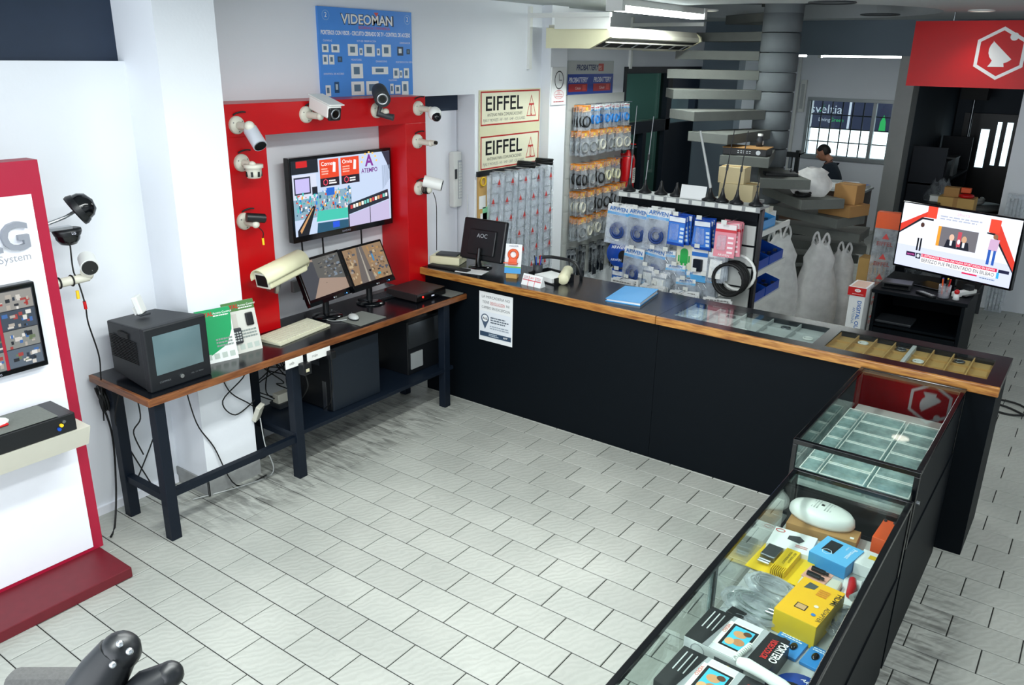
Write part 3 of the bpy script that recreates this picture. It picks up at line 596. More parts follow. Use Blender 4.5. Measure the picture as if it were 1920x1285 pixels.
def device(x, y, w_, h_, c='#e8ecec', s='#5a7890'): dc.rect(x, y, x + w_, y + h_, c); dc.rect(x + w_ * .22, y + h_ * .28, x + w_ * .72, y + h_ * .78, s)
for a in ((.02, .285, .055, .05), (.10, .285, .07, .05), (.02, .21, .045, .06), (.075, .21, .045, .06), (.15, .225, .04, .035, '#3a5068'), (.245, .265, .09, .075), (.35, .27, .03, .045), (.395, .262, .10, .08), (.515, .27, .03, .045), (.565, .262, .09, .08), (.72, .27, .06, .06, '#2a4058', '#dfe8ea'), (.815, .28, .035, .035, '#20405c'), (.265, .12, .11, .095), (.46, .145, .16, .05), (.67, .115, .06, .07), (.735, .12, .03, .05), (.78, .115, .055, .07), (.26, .01, .12, .09), (.40, .01, .12, .09), (.635, .01, .035, .07), (.685, .01, .055, .06), (.755, .0, .07, .095), (.03, .01, .045, .07), (.11, .03, .04, .07, '#24507c', '#b8c8d0')): device(*a)
for x, y, n in ((.03, .352, 'CAMARAS'), (.33, .355, 'KITS DE OBSERVACION'), (.745, .35, 'OBSERVADOR'), (.27, .235, 'MONITORES'), (.50, .225, 'GRABADORAS'), (.70, .22, 'PORTEROS CON VISOR'), (.02, .145, 'CONTROL DE ACCESO'), (.62, .098, 'TELEFONIA')): dc.text(n, x, y, .012, '#eef4ff')
dc.build('print', FX(.018, 0, 0), t)
tag(MB(TR(-1.34, .17, 1.0)).box(-.02, -.06, -.04, .01, .06, .04).build('power_socket', 'grey_plastic', bevel=.004), 'grey double wall socket behind the left desk monitor', 'socket')

# ================================================================== DESK
DZ = .845
t = T('work_desk', 'long black-topped desk with brown wood edging along the left wall', 'desk', (-.96, -.1, 0))
MB().box(-.28, -1.245, .81, .27, 1.245, DZ).build('top', 'desk_black', t)
MB().box(.27, -1.265, .808, .288, 1.245, DZ + .001).build('front_edge', 'desk_wood', t, bevel=.003); MB().box(-.28, -1.265, .808, .27, -1.245, DZ + .001).build('end_edge', 'desk_wood', t, bevel=.003)
for x in (.222, -.18):
    for y in (-1.19, -.318, 1.06): MB().box(x - .03, y - .03, 0, x + .03, y + .03, .81).build('leg', 'navy_paint', t, bevel=.003)
MB().box(-.15, -1.21, .22, .192, -1.17, .26).build('stretcher', 'navy_paint', t); MB().box(.205, -1.16, .245, .24, -.348, .285).build('stretcher', 'navy_paint', t); MB().box(-.15, -.338, .245, .192, -.298, .285).build('stretcher', 'navy_paint', t)
MB().box(-.24, -.35, .285, .25, 1.13, .31).build('lower_shelf', 'navy_paint', t, bevel=.002)
dc = Decal(); dc.rect(0, 0, .13, .055, '#e8e8e4').rect(.16, .0, .34, .055, '#e8e8e4').text('rojo', .2, .02, .018, '#555').text('usb', .03, .02, .018, '#555'); dc.build('label_strip', FX(.2885, -.42, .755), t)
t = T('crt_television', 'small dark grey tube television at the near desk end', 'television', (-.94, -1.13, DZ))
MB().add([(-.19, -.15, .03), (.155, -.165, .0), (.155, .175, .0), (-.19, .13, .03), (-.19, -.15, .31), (.155, -.165, .335), (.155, .175, .335), (-.19, .13, .31)], [(0, 3, 2, 1), (4, 5, 6, 7), (0, 1, 5, 4), (2, 3, 7, 6), (0, 4, 7, 3), (1, 2, 6, 5)]).build('housing', 'charcoal_crt', t, bevel=.008)
fb = MB().box(.15, -.172, -.0, .195, .182, .34).build('front_bezel', 'charcoal_crt', t, bevel=.008)
s = MB(); n = 10
for j in range(n + 1):
    for i in range(n + 1):
        u = -1 + 2 * i / n; v_ = -1 + 2 * j / n; s.v.append((.196 + .014 * (1 - u * u) * (1 - v_ * v_), .005 + .135 * u, .19 + .105 * v_))
for j in range(n):
    for i in range(n): s.f.append([j * (n + 1) + i, j * (n + 1) + i + 1, (j + 1) * (n + 1) + i + 1, (j + 1) * (n + 1) + i]); s.c.append(None); s.sm.append(True)
s.build('tube_screen', mat('crt_glass', '#5d7277', .12, var=.03), fb)
MB().cyl((.195, .005, .045), (.202, .005, .045), .011).build('power_button', 'silver', fb)
for i in range(14): MB().box(-.15, -.1665, .13 + i * .009, .10, -.158, .134 + i * .009).build('vent_slot', 'rubber', t)
MB().box(-.06, -.169, .255, .03, -.155, .285).build('handle', 'rubber', t, bevel=.003)
dc = Decal(); dc.text('COMMAX', -.12, .04, .010, '#6a6e72').text('VOL  CH  MENU', .06, .04, .007, '#6a6e72'); dc.build('lettering', FX(.1955, 0, 0), t)
t = T('wireless_sensor', 'small white sensor on a clip standing on the tube television', 'sensor', (-1.0, -1.15, DZ + .335))
B = RZ(radians(40)) @ Matrix.Rotation(radians(-15), 4, 'Y'); MB(B).box(-.012, -.035, .01, .018, .035, .105).build('body', 'white_plastic', t, bevel=.006); MB(B).box(-.03, -.02, .01, -.012, .02, .05).build('clip', 'white_plastic', t); MB().box(-.03, -.03, 0, .03, .03, .012).build('foot', 'dark_grey', t, bevel=.003)
def brochure(name, label, y, x, hdr, body, dev, a):
    t = T(name, label, 'display card', (x, y, DZ), radians(a)); B = Matrix.Rotation(radians(-14), 4, 'Y')
    MB(B).box(-.006, -.10, 0, .0, .10, .30).build('board', 'paper', t)
    dc = Decal(); dc.rect(-.10, 0, .10, .30, body).rect(-.10, .245, .10, .30, hdr).text('SOYAL', -.092, .262, .022, '#c02018', 'l', .03).text('Access Control', 0, .268, .012, '#fff').lines(0, .255, .09, 1, .012, '#e8f0e8')
    if dev: dc.rect(-.08, .15, -.02, .23, '#c8c4bc')
    else: dc.poly([(-.10, .02), (.05, .09), (.09, .17), (.1, .245), (-.10, .245)], hdr)
    for i in range(4): dc.rect(-.08 + i * .045, .02, -.05 + i * .045, .05, '#b8c4bc')
    dc.lines(-.01, .12, .09, 3, .018, '#8a9490', 3); dc.build('print', frame(tuple(B @ V((.0, 0, 0))), (0, 1, 0), tuple((B @ V((0, 0, 1))) - (B @ V((0, 0, 0))))), t)
    if dev:
        kp = MB(B).box(.0, -.075, .06, .022, -.015, .15).build('keypad', 'dark_grey', t, bevel=.006); MB(B).box(.0, .03, .15, .016, .075, .225).build('reader', 'black_plastic', t, bevel=.006)
        for i in range(3):
            for j in range(4): MB(B).box(.022, -.066 + i * .016, .075 + j * .015, .0235, -.056 + i * .016, .083 + j * .015).build('key', 'light_grey', kp)
    MB().box(-.09, -.02, 0, -.085, .02, .18).box(-.09, -.02, 0, -.02, .02, .004).build('prop', 'paper', t)
brochure('brochure_stand', 'green and white brochure card half hidden behind the tube television', -.80, -.865, '#129a5c', '#e8ecea', False, -12)
brochure('brochure_stand', 'brochure card with a mounted grey keypad beside the red post', -.615, -.885, '#4d7a42', '#d4d4cc', True, -8)
def keyboard(name, label, cx, cy, rz, L, Dp, m, km, z=DZ):
    t = T(name, label, 'keyboard', (cx, cy, z), rz); P = [(-Dp / 2, .0), (Dp / 2, 0), (Dp / 2, .012), (-Dp / 2, .026)]
    s = MB(frame((0, L / 2, 0), (1, 0, 0), (0, 0, 1))); s.prism(P, 0, L); kc = s.build('case', m, t, bevel=.003)
    nr, nc = 6, 18; kw = L * .94 / nc; kd = Dp * .8 / nr; k = MB().box(-kw * .42, -kd * .42, 0, kw * .42, kd * .42, .006)
    # key caps: small, one part per row
    for r_ in range(nr):
        mb = MB()
        for c in range(nc):
            x = -Dp * .4 + kd * (r_ + .5); y = -L * .47 + kw * (c + .5); z0 = .013 + (.026 - .013) * (Dp / 2 - x) / Dp
            mb.box(x - kd * .42, y - kw * .42, z0 - .003, x + kd * .42, y + kw * .42, z0 + .005)
        mb.build('key_row', km, kc)
keyboard('keyboard', 'ivory keyboard in front of the left desk monitor', -.935, -.225, radians(8), .45, .19, mat('kbd', '#c9c8b0', .5, var=.05), mat('keys', '#d6d5c0', .5))
keyboard('keyboard', 'black keyboard between the desk recorder and the monitors', -1.07, .645, radians(-3), .30, .11, 'black_plastic', 'dark_grey')
def mouse(label, x, y, rz, z, top='white_plastic', bot='dark_grey'):
    t = T('computer_mouse', label, 'mouse', (x, y, z), rz); MB().lathe([(0, 0), (.03, 0), (.032, .01)], 18).build('base', bot, t).scale = (1, 1.75, 1); MB().ball((0, 0, .012), .031, .054, .022).build('shell', top, t); MB().cyl((-.003, .03, .03), (.003, .03, .03), .006, n=8).build('wheel', 'dark_grey', t)
tag(MB(TR(-.835, .245, DZ) @ RZ(radians(2))).box(-.11, -.12, 0, .11, .12, .004).build('mouse_pad', 'pad_grey', bevel=.001), 'grey mouse pad at the middle of the desk under the grey mouse', 'mouse pad')
mouse('light grey mouse on the pad at the middle of the desk', -.86, .20, radians(70), DZ + .004, 'light_grey')
tag(MB().tube(spline([(-.87, .15, DZ + .01), (-.93, .08, DZ + .006), (-1.02, .1, DZ + .006), (-1.12, .25, DZ + .006)]), .0025, 6).build('mouse_cable', 'light_grey'), 'pale mouse lead running back under the monitors', 'cable')
tag(MB(TR(-.84, 1.07, DZ)).box(-.10, -.07, 0, .14, .07, .004).build('mouse_pad', 'pad_grey', bevel=.001), 'grey mouse pad at the far desk end by the counter', 'mouse pad')
mouse('black and white mouse on the pad by the counter', -.85, 1.02, radians(80), DZ + .004, 'gloss_black', 'white_plastic')
t = T('video_recorder', 'flat black recorder with red light on the desk beside the counter', 'recorder', (-.93, .89, DZ))
MB().box(-.15, -.16, .008, .14, .145, .062).build('case', mat('recorder_case', '#231d1e', .45), t, bevel=.003); MB().box(.14, -.16, .008, .148, .145, .06).build('front_panel', 'gloss_black', t)
MB().cyl((.148, -.10, .035), (.151, -.10, .035), .008).build('indicator', emit('red_led', (1, .03, .02), .8), t); dc = Decal(); dc.rect(-.01, .02, .02, .03, '#dde'); dc.build('badge', FX(.1485, 0, 0), t)
for x in (-.12, .11):
    for y in (-.13, .12): MB().cyl((x, y, 0), (x, y, .008), .01, n=8).build('foot', 'rubber', t)
def monitor(name, label, q, seed, pal, street):
    x, y, z, a, w_, h_, tl = q; t = T(name, label, 'monitor', (x, y, DZ), a)
    B = TR(0, 0, z - DZ) @ Matrix.Rotation(-tl, 4, 'Y')
    bz = MB(B).box(-.035, -w_ / 2, 0, 0, w_ / 2, h_).build('bezel', 'gloss_black', t, bevel=.005)
    ch = MB(B); ch.prism([(-.03, -w_ / 2), (.0, -w_ / 2), (.012, -w_ / 4), (.016, 0), (.012, w_ / 4), (0, w_ / 2), (-.03, w_ / 2)], -.012, .012); ch.build('chin', 'gloss_black', t)
    r = random.Random(seed); dc = Decal(.0002); sx, s0, s1 = w_ / 2 - .016, .03, h_ - .016
    if street:
        dc.rect(-sx, s0, sx, s1, '#b0906c').poly([(-.12, s0), (.02, s0), (.0, s1), (-.06, s1)], '#78706c').poly([(-.05, s0), (-.03, s0), (-.03, s1), (-.035, s1)], '#c8c0b0')
        dc.batch([q for q in [(u, v_, u + r.uniform(.008, .03), v_ + r.uniform(.008, .02), r.choice(pal)) for u, v_ in [(r.uniform(-sx, sx - .03), r.uniform(s0, s1 - .02)) for i in range(110)]] if abs(q[0] + .05) > .06])
        dc.rect(.06, .16, .075, .21, '#38a0e0').rect(.06, .06, .09, .075, '#38c0e0')
    else:
        dc.rect(-sx, s0, sx, s1, '#c0a694').poly([(-sx, s0), (-sx, s1), (-.03, s1 - .02), (-.03, .17), (-.15, s0)], '#4d5058').poly([(-.06, .15), (sx, .10), (sx, s1), (-.06, s1)], '#6c6c68')
        dc.batch([(u, v_, u + r.uniform(.01, .03), v_ + r.uniform(.006, .015), r.choice(pal)) for u, v_ in [(r.uniform(-.02, sx - .03), r.uniform(.13, s1 - .02)) for i in range(60)]])
    dc.build('picture', B @ FX(.0006, 0, 0), bz, screen_mat(.55)); dc = Decal(); dc.ell(0, .0, .005, .005, '#c8ccd0'); dc.text('LG', .01, -.004, .009, '#c8ccd0'); dc.build('badge', B @ FX(.0165, 0, 0), t)
    MB().tube([(-.06, 0, .0), (-.06, 0, z - DZ + .1)], .022, 12).build('stem', 'black_plastic', t); MB(TR(-.05, 0, 0)).lathe([(0, 0), (.10, 0), (.10, .01), (.05, .02), (0, .022)], 24).build('foot', 'gloss_black', t)
    MB(B).cyl((.017, w_ * .3, 0), (.018, w_ * .3, 0), .004, n=8).build('power_light', emit('blue_led', (.1, .4, 1), 2), t)
monitor('desk_monitor', 'left of two black desk monitors, showing the shop floor and counter', (-1.0, .154, .977, .134, .426, .293, .388), 3, ['#8a8a88', '#50565c', '#a09888', '#3c4046', '#90a0b0'], False)
monitor('desk_monitor', 'right of two black desk monitors, showing a street view', (-1.0, .548, .987, .072, .42, .294, .431), 6, ['#d0a060', '#705840', '#e0c8a0', '#403a38', '#9a7a58', '#b8b0a8', '#586070'], True)
t = T('outdoor_camera_housing', 'big cream outdoor camera housing on a silver bracket before the left monitor', 'camera', (-1.0, -.32, 1.235))
B = TR(.06, .04, .03) @ RZ(radians(-84)) @ Matrix.Rotation(radians(9), 4, 'Y') @ Matrix.Scale(.98, 4)
MB(B).box(-.16, -.060, -.062, .165, .060, .040).build('body', 'cream_plastic', t, bevel=.015, seg=3)
arc = [(.072 * cos(radians(-12 + i * 204 / 16)), .066 * sin(radians(-12 + i * 204 / 16))) for i in range(17)]; arc += [(.067 * cos(radians(-12 + i * 204 / 16)), .061 * sin(radians(-12 + i * 204 / 16))) for i in range(16, -1, -1)]
sh = MB(B @ frame((-.17, 0, 0), (0, 1, 0), (0, 0, 1))); sh.prism(arc, 0, .36, None, True); sh.build('sunshield', 'cream_plastic', t); MB(B).cyl((-.172, 0, .0), (-.165, 0, 0), .064, n=24).build('rear_cap', 'cream_plastic', t)
MB(B).box(.165, -.055, -.058, .170, .055, .036).build('front_plate', 'ivory', t); MB(B).box(.170, -.042, -.045, .174, .042, .024).build('window', 'gloss_black', t)
MB().tube([(.04, .02, -.04), (.03, .01, -.10), (-.1, .05, -.12), (-.33, .08, -.12)], [.024, .022, .018, .02], 10).build('bracket', 'silver', t)
MB(B).box(.02, -.062, -.02, .05, -.055, .04).build('latch', 'dark_grey', t); MB().cyl((-.345, .08, -.12), (-.355, .08, -.12), .05).build('wall_plate', 'silver', t)
# under the desk
t = T('computer_tower', 'dark computer tower on the shelf under the desk', 'computer', (-.97, .12, .31))
MB().box(-.20, -.21, 0, .20, .21, .43).build('case', mat('tower', '#131c26', .5, var=.08), t, bevel=.006); MB().box(-.19, -.222, .01, .19, -.21, .42).build('front_panel', 'black_plastic', t); MB().box(.12, -.226, .0, .15, -.222, .2).build('trim_strip', 'silver', t)
for i in range(3): MB().box(-.15, -.226, .3 + i * .035, .1, -.222, .33 + i * .035).build('drive_bay', 'dark_grey', t)
t = T('computer_tower', 'second computer tower at the dark far end under the desk', 'computer', (-1.0, .85, .31))
MB().box(-.18, -.18, 0, .17, .18, .40).build('case', 'black_plastic', t, bevel=.005); MB().box(.17, -.17, .2, .176, .17, .38).build('back_plate', 'steel', t); MB().box(.17, -.15, .04, .178, -.03, .16).build('power_supply', 'grey_plastic', t)
t = T('power_adapter', 'black plug-in adapter hanging on the desk edge label strip', 'adapter', (-.66, -.40, .70)); MB().box(-.01, -.03, 0, .04, .03, .07).build('body', 'black_plastic', t, bevel=.005); dc = Decal(); dc.rect(-.015, .02, .01, .04, '#cfc8a8'); dc.build('sticker', FX(.0405, 0, 0), t); MB().tube(spline([(.01, 0, 0), (.0, .02, -.1), (-.15, .05, -.25), (-.3, .1, -.3)]), .004, 6).build('lead', 'rubber', t)
t = T('power_adapter', 'black plug on the label strip beside the computer tower', 'adapter', (-.66, -.19, .735)); MB().box(-.01, -.022, 0, .03, .022, .05).build('body', 'black_plastic', t, bevel=.005); MB().tube(spline([(.005, 0, 0), (.0, .01, -.12), (-.05, .03, -.3), (-.15, .05, -.4)]), .004, 6).build('lead', 'rubber', t)
CB = [((-1.2, -1.36, .78), (-1.22, -1.3, .5), (-1.2, -1.33, .2), (-1.1, -1.42, .01), (-1.0, -1.5, .008)), ((-1.15, -1.2, .79), (-1.1, -1.1, .6), (-1.22, -1.05, .4), (-1.24, -1.2, .12), (-1.2, -1.3, .02)),
      ((-.95, -1.0, .8), (-.95, -.95, .5), (-.96, -.85, .3), (-.93, -.75, .015), (-.9, -.55, .01)), ((-1.0, -.75, .8), (-.95, -.72, .62), (-.94, -.6, .5), (-.95, -.52, .42)), ((-.95, -.65, .8), (-.92, -.62, .7), (-.93, -.78, .58), (-.94, -.7, .46), (-.95, -.55, .5)),
      ((-1.1, -.35, .78), (-1.2, -.3, .6), (-1.05, -.25, .5), (-1.25, -.15, .4), (-1.1, -.05, .33)), ((-1.0, -.3, .78), (-1.1, -.2, .55), (-1.28, -.1, .6), (-1.2, -.05, .45)), ((-1.2, -.42, .7), (-1.3, -.25, .55), (-1.25, -.1, .5), (-1.3, .05, .35)),
      ((-1.05, -1.3, .8), (-1.1, -1.33, .6), (-1.26, -1.2, .35), (-1.2, -1.1, .02)), ((-1.2, .5, .78), (-1.22, .52, .6), (-1.2, .48, .4), (-1.22, .5, .33)), ((-1.18, .55, .78), (-1.2, .56, .6), (-1.24, .6, .42), (-1.2, .55, .32)), ((-.9, -1.3, .8), (-.93, -1.28, .65), (-1.1, -1.24, .5), (-1.2, -1.15, .3))]
LB = ['heavy black cable falling from the near desk end to the floor', 'black cable down the wall behind the near desk legs', 'black cable trailing from the desk over the column skirting', 'black cable across the white column face', 'looped black cable in front of the column', 'tangled lead over the shelf, lowest of the tangle', 'tangled lead beside the shelf, nearest the wall', 'tangled lead behind the middle desk legs', 'thin cable slanting across the wall under the desk end', 'cable bundle behind the tower, left strand', 'cable bundle behind the tower, right strand', 'thin lead from the desk end toward the wall']
for i, (p, lb) in enumerate(zip(CB, LB)): tag(MB().tube(spline(p), .006 if i == 0 else .004, 6).build('loose_cable', 'rubber'), lb, 'cable')
rq = random.Random(31)
for i in range(9):
    y0_ = -.30 + .028 * i; tag(MB().tube(spline([(-1.0 - .02 * i, y0_, .79), (-1.1 + rq.uniform(-.08, .08), y0_ + rq.uniform(-.12, .12), .66), (-1.18 + rq.uniform(-.08, .1), y0_ + rq.uniform(-.12, .12), .55), (-1.15 + rq.uniform(-.1, .1), y0_ + rq.uniform(-.1, .15), .44), (-1.15, y0_ + .06, .33)]), .004, 6).build('loose_cable', 'rubber'), 'black lead tangled under the desk beside the computer tower', 'cable', 'tangled leads under the desk')
t = T('power_block', 'beige power block on the desk shelf among tangled leads', 'adapter', (-1.12, -.22, .311)); MB().box(-.03, -.05, 0, .03, .05, .09).build('body', 'ivory', t, bevel=.004); MB().box(-.05, -.06, 0, .05, .06, .03).build('base', 'dark_grey', t)
tag(MB().coil((-1.22, -1.31, .70), .07, .007, (.3, 1, .1), 4, .012, jit=.1).build('cable_coil', 'rubber'), 'coiled black cable hung at the near desk corner', 'cable')
tag(MB(TR(-.94, -.54, .42) @ Matrix.Rotation(.5, 4, 'Y') @ RZ(.4)).box(-.015, -.03, -.06, .015, .03, .06).build('cable_adapter', 'ivory', bevel=.004), 'white cable adapter hanging at the column corner', 'adapter')
tag(MB().tube(spline([(-.94, -.53, .38), (-.93, -.52, .2), (-.9, -.5, .01), (-.9, -.7, .008), (-1.0, -1.0, .008)]), .0035, 6).build('loose_cable', 'light_grey'), 'pale cable running down from the white adapter to the floor', 'cable')

# ================================================================== COUNTER
t = T('service_counter', 'long black shop counter with orange wood edge and glazed top', 'counter', (.69, 1.15, 0))
def cb(x0, y0, z0, x1, y1, z1): return MB(TR(-.69, -1.15, 0)).box(x0, y0, z0, x1, y1, z1)
cb(-1.08, 1.15, 0, .862, 1.17, .938).build('front_panel', 'black_laminate', t); cb(.864, 1.15, 0, 2.725, 1.17, .938).build('front_panel', 'black_laminate', t)
cb(2.705, 1.17, 0, 2.725, 1.64, .938).build('end_panel', 'black_laminate', t); cb(-1.08, 1.17, 0, -1.06, 1.64, .938).build('end_panel', 'black_laminate', t); cb(.82, 1.17, 0, .90, 1.64, .89).build('divider_panel', 'black_laminate', t)
cb(-1.09, 1.12, .938, .862, 1.655, .985).build('top', 'desk_black', t)
tp = MB(TR(-.69, -1.15, 0))
for a in ((.864, 1.12, 2.735, 1.205), (.864, 1.555, 2.735, 1.655), (.864, 1.205, .93, 1.555), (1.79, 1.205, 1.855, 1.555), (2.665, 1.205, 2.735, 1.555)): tp.box(a[0], a[1], .945, a[2], a[3], .985)
tp.build('top_frame', 'desk_black', t)
cb(-1.09, 1.098, .936, .862, 1.12, .987).build('wood_edge', 'wood_edge', t, bevel=.005); cb(.864, 1.098, .936, 2.737, 1.12, .987).build('wood_edge', 'wood_edge', t, bevel=.005)
for x0, x1, m_, n in ((.93, 1.79, 'light_grey', 5), (1.855, 2.665, 'tan_card', 8)):
    cb(x0, 1.205, .979, x1, 1.555, .985).build('glass_top', 'clear_glass', t)
    cb(x0, 1.205, .947, x1, 1.555, .952).build('tray', m_, t)
    for i in range(n + 1): x = x0 + (x1 - x0) * i / n; cb(x - .003, 1.205, .952, x + .003, 1.555, .976).build('divider', 'light_grey' if m_ == 'light_grey' else 'tan_card', t)
    for y in (1.30, 1.43): cb(x0, y - .002, .952, x1, y + .002, .964).build('divider', m_, t)
cb((x0 + x1) / 2 - .01, 1.205, .952, (x0 + x1) / 2 + .01, 1.555, .979).build('divider', 'light_grey', t)
SP = [(1.02, 1.35), (1.2, 1.48), (1.36, 1.26), (1.55, 1.48), (1.72, 1.36), (1.5, 1.25), (2.0, 1.48), (2.2, 1.5), (2.32, 1.35), (2.5, 1.49)]
for i, (x, y) in enumerate(SP):
    tag(MB(TR(x, y, .953)).torus((0, 0, .006), .025, .005).box(-.012, -.01, 0, .02, .008, .012).build('small_part', 'steel' if i % 2 else 'white_plastic'), 'small metal part in the glazed counter tray, %s from the left' % ['first', 'second', 'third', 'sixth', 'fifth', 'fourth', 'seventh', 'eighth', 'ninth', 'tenth'][i], 'hardware', 'parts in the counter trays')
# paper notice on the front
t = T('paper_notice', 'white paper notice taped to the black counter front', 'notice', (-.56, 1.15, .52)); MB().box(0, -.0015, 0, .30, 0, .37).build('sheet', 'paper', t)
dc = Decal(); dc.text('LA MERCADERIA NO', .15, .325, .02, '#6a6a6e', 'c', maxw=.25).text('TIENE', .03, .285, .02, '#6a6a6e', maxw=.06).text('DEVOLUCION', .10, .285, .02, '#c0403c', maxw=.13).text('NI', .245, .285, .02, '#6a6a6e').text('CAMBIO SIN EXCEPCION', .15, .245, .02, '#6a6a6e', 'c', maxw=.25).rect(.1, .281, .23, .2825, '#c0403c')
dc.rect(.01, .03, .29, .225, '#dfe4ea').ell(.055, .17, .036, .036, '#4a5a70').poly([(.025, .152), (.085, .152), (.055, .09)], '#4a5a70').ell(.055, .172, .026, .026, '#f0f2f4').text('Acá', .055, .162, .02, '#223', 'c', .02).lines(.105, .18, .28, 3, .018, '#5c6672', 2).lines(.1, .115, .28, 2, .016, '#9aa4b0', 4).rect(.01, .035, .29, .07, '#33475e').lines(.09, .055, .18, 2, .012, '#b8c4d0', 5).text('AFIP', .24, .047, .014, '#fff', 'c')
dc.build('print', FY(0, -.0016, 0), t)
# counter-top items
CT = .985
t = T('back_facing_monitor', 'black monitor seen from behind on the counter', 'monitor', (-.74, 1.39, CT), radians(4))
B = Matrix.Rotation(radians(-14), 4, 'X'); MB(B).box(-.19, -.02, .05, .19, .02, .36).build('back_shell', 'black_plastic', t, bevel=.012); MB(B).box(-.12, -.035, .09, .12, -.02, .28).build('bulge', 'black_plastic', t, bevel=.01)
dc = Decal(); dc.text('AOC', 0, .22, .03, '#aab0b6', 'c'); dc.build('logo', B @ FY(0, -.0355, 0), t); MB().tube([(0, -.02, .0), (.0, -.03, .06), (0, -.015, .15)], [.03, .02, .018], 10).build('stand', 'gloss_black', t); MB().lathe([(0, 0), (.09, 0), (.09, .008), (.03, .015)], 20).build('foot', 'gloss_black', t)
t = T('desk_phone_box', 'beige telephone base with dark display at the counter corner', 'telephone', (-1.03, 1.36, CT), radians(20))
MB().box(-.12, -.09, 0, .12, .09, .06).build('body', 'cream_plastic', t, bevel=.006); MB().box(-.08, -.06, .06, .09, .05, .075).build('cradle', 'dark_grey', t, bevel=.004)
tag(MB(TR(-.72, 1.24, CT) @ RZ(.2)).box(-.10, -.05, 0, .12, .07, .003).build('paper_sheet', 'paper'), 'white paper under the back-facing monitor', 'paper')
tag(MB(TR(-1.0, 1.20, CT) @ RZ(.1)).box(-.07, -.03, 0, .28, .03, .015).build('flat_keyboard', 'rubber', bevel=.003), 'black keyboard at the counter edge below the beige telephone', 'keyboard')
t = T('card_stand', 'white card with an orange phone holder on the counter', 'display card', (-.38, 1.30, CT), radians(22))
MB(Matrix.Rotation(radians(-12), 4, 'X')).box(-.06, 0, .03, .06, .004, .24).build('card', 'paper', t); dc = Decal(); dc.rect(-.06, .03, .06, .07, '#1f8fd0').rect(-.06, .07, .06, .08, '#6ab030').text('HOLDER', 0, .22, .012, '#557', 'c'); dc.build('print', Matrix.Rotation(radians(-12), 4, 'X') @ FY(0, -.0005, 0), t)
MB(Matrix.Rotation(radians(-12), 4, 'X')).torus((0, -.01, .165), .032, .010, (0, 1, 0)).box(-.03, -.02, .09, .03, -.005, .135).box(-.06, -.045, .10, .04, -.01, .107).build('phone_holder', 'orange', t); MB().box(-.04, -.02, 0, .04, .03, .03).build('base', 'tan_card', t)
t = T('tent_calendar', 'white and red folded tent calendar on the counter', 'calendar', (-.14, 1.22, CT), radians(-4)); MB().add([(-.085, -.03, 0), (.085, -.03, 0), (.085, 0, .075), (-.085, 0, .075), (-.085, .03, 0), (.085, .03, 0)], [(0, 1, 2, 3), (3, 2, 5, 4), (0, 4, 5, 1), (0, 3, 4), (1, 5, 2)]).build('card', 'paper', t)
dc = Decal(); dc.rect(-.08, .036, .08, .042, '#d04050').rects([(-.03, .0, -.026, .07), (.026, 0, .03, .07)], '#d04050').lines(-.075, .06, -.035, 3, .01, '#c8a0a8').lines(.035, .06, .075, 3, .01, '#c8a0a8').text('2017', 0, .052, .012, '#d04050', 'c'); dc.build('print', frame((0, -.0305, 0), (1, 0, 0), (0, .03, .075)), t)
t = T('letter_tray', 'black letter tray holding white papers on the counter', 'tray', (-.13, 1.43, CT), radians(-10)); MB().box(-.13, -.10, 0, .13, .10, .008).box(-.13, -.10, .008, -.122, .10, .05).box(.122, -.10, .008, .13, .10, .05).box(-.122, .092, .008, .122, .10, .05).build('tray', 'black_plastic', t)
tag(MB(TR(-.12, 1.42, CT + .009) @ RZ(-.25)).box(-.09, -.08, 0, .09, .08, .03).build('paper_stack', 'paper'), 'white papers in the black letter tray', 'paper')
t = T('pen_holder', 'dark pen cup behind the tent calendar', 'pen holder', (-.26, 1.45, CT)); MB().lathe([(0, 0), (.035, 0), (.037, .09), (.033, .09), (.032, .01), (0, .01)], 16).build('cup', 'dark_grey', t)
for i, c in enumerate(('blue_plastic', 'red_lacquer', 'rubber', 'blue_plastic')): a = i * 1.6; MB().cyl((.012 * cos(a), .012 * sin(a), .015), (.03 * cos(a), .03 * sin(a), .15), .004, n=6).build('pen', c, t)
tag(MB().tube(spline([(-.30, 1.52, CT + .12), (-.2, 1.56, CT + .13), (-.02, 1.56, CT + .12), (.03, 1.57, CT + .04), (.03, 1.58, CT)]), .012, 8).build('chair_arm', 'black_plastic'), 'black chair arm rail showing behind the counter', 'chair part')
t = T('tape_roll_tube', 'beige cylinder lying on its side on the counter', 'tube', (-.04, 1.48, CT + .04)); MB(RZ(radians(8))).lathe([(.0, -.13), (.038, -.13), (.04, -.12), (.04, .12), (.038, .13), (0, .13)], 20, ax=(-.3, 1, 0)).build('body', 'cream_plastic', t)
t = T('blue_folder', 'light blue cardboard folder lying on the counter', 'folder', (.54, 1.40, CT), radians(8)); B = MB()
B.box(-.12, -.18, 0, .12, .18, .004).build('back_cover', 'sky_plastic', t); MB().box(-.115, -.17, .004, .115, .17, .018).build('papers', 'paper', t); s = MB(); s.add([(-.12, -.18, .019), (.12, -.18, .024), (.12, .18, .03), (-.12, .18, .02)], [(0, 1, 2, 3)]); s.build('front_cover', 'sky_plastic', t, solid=.003)

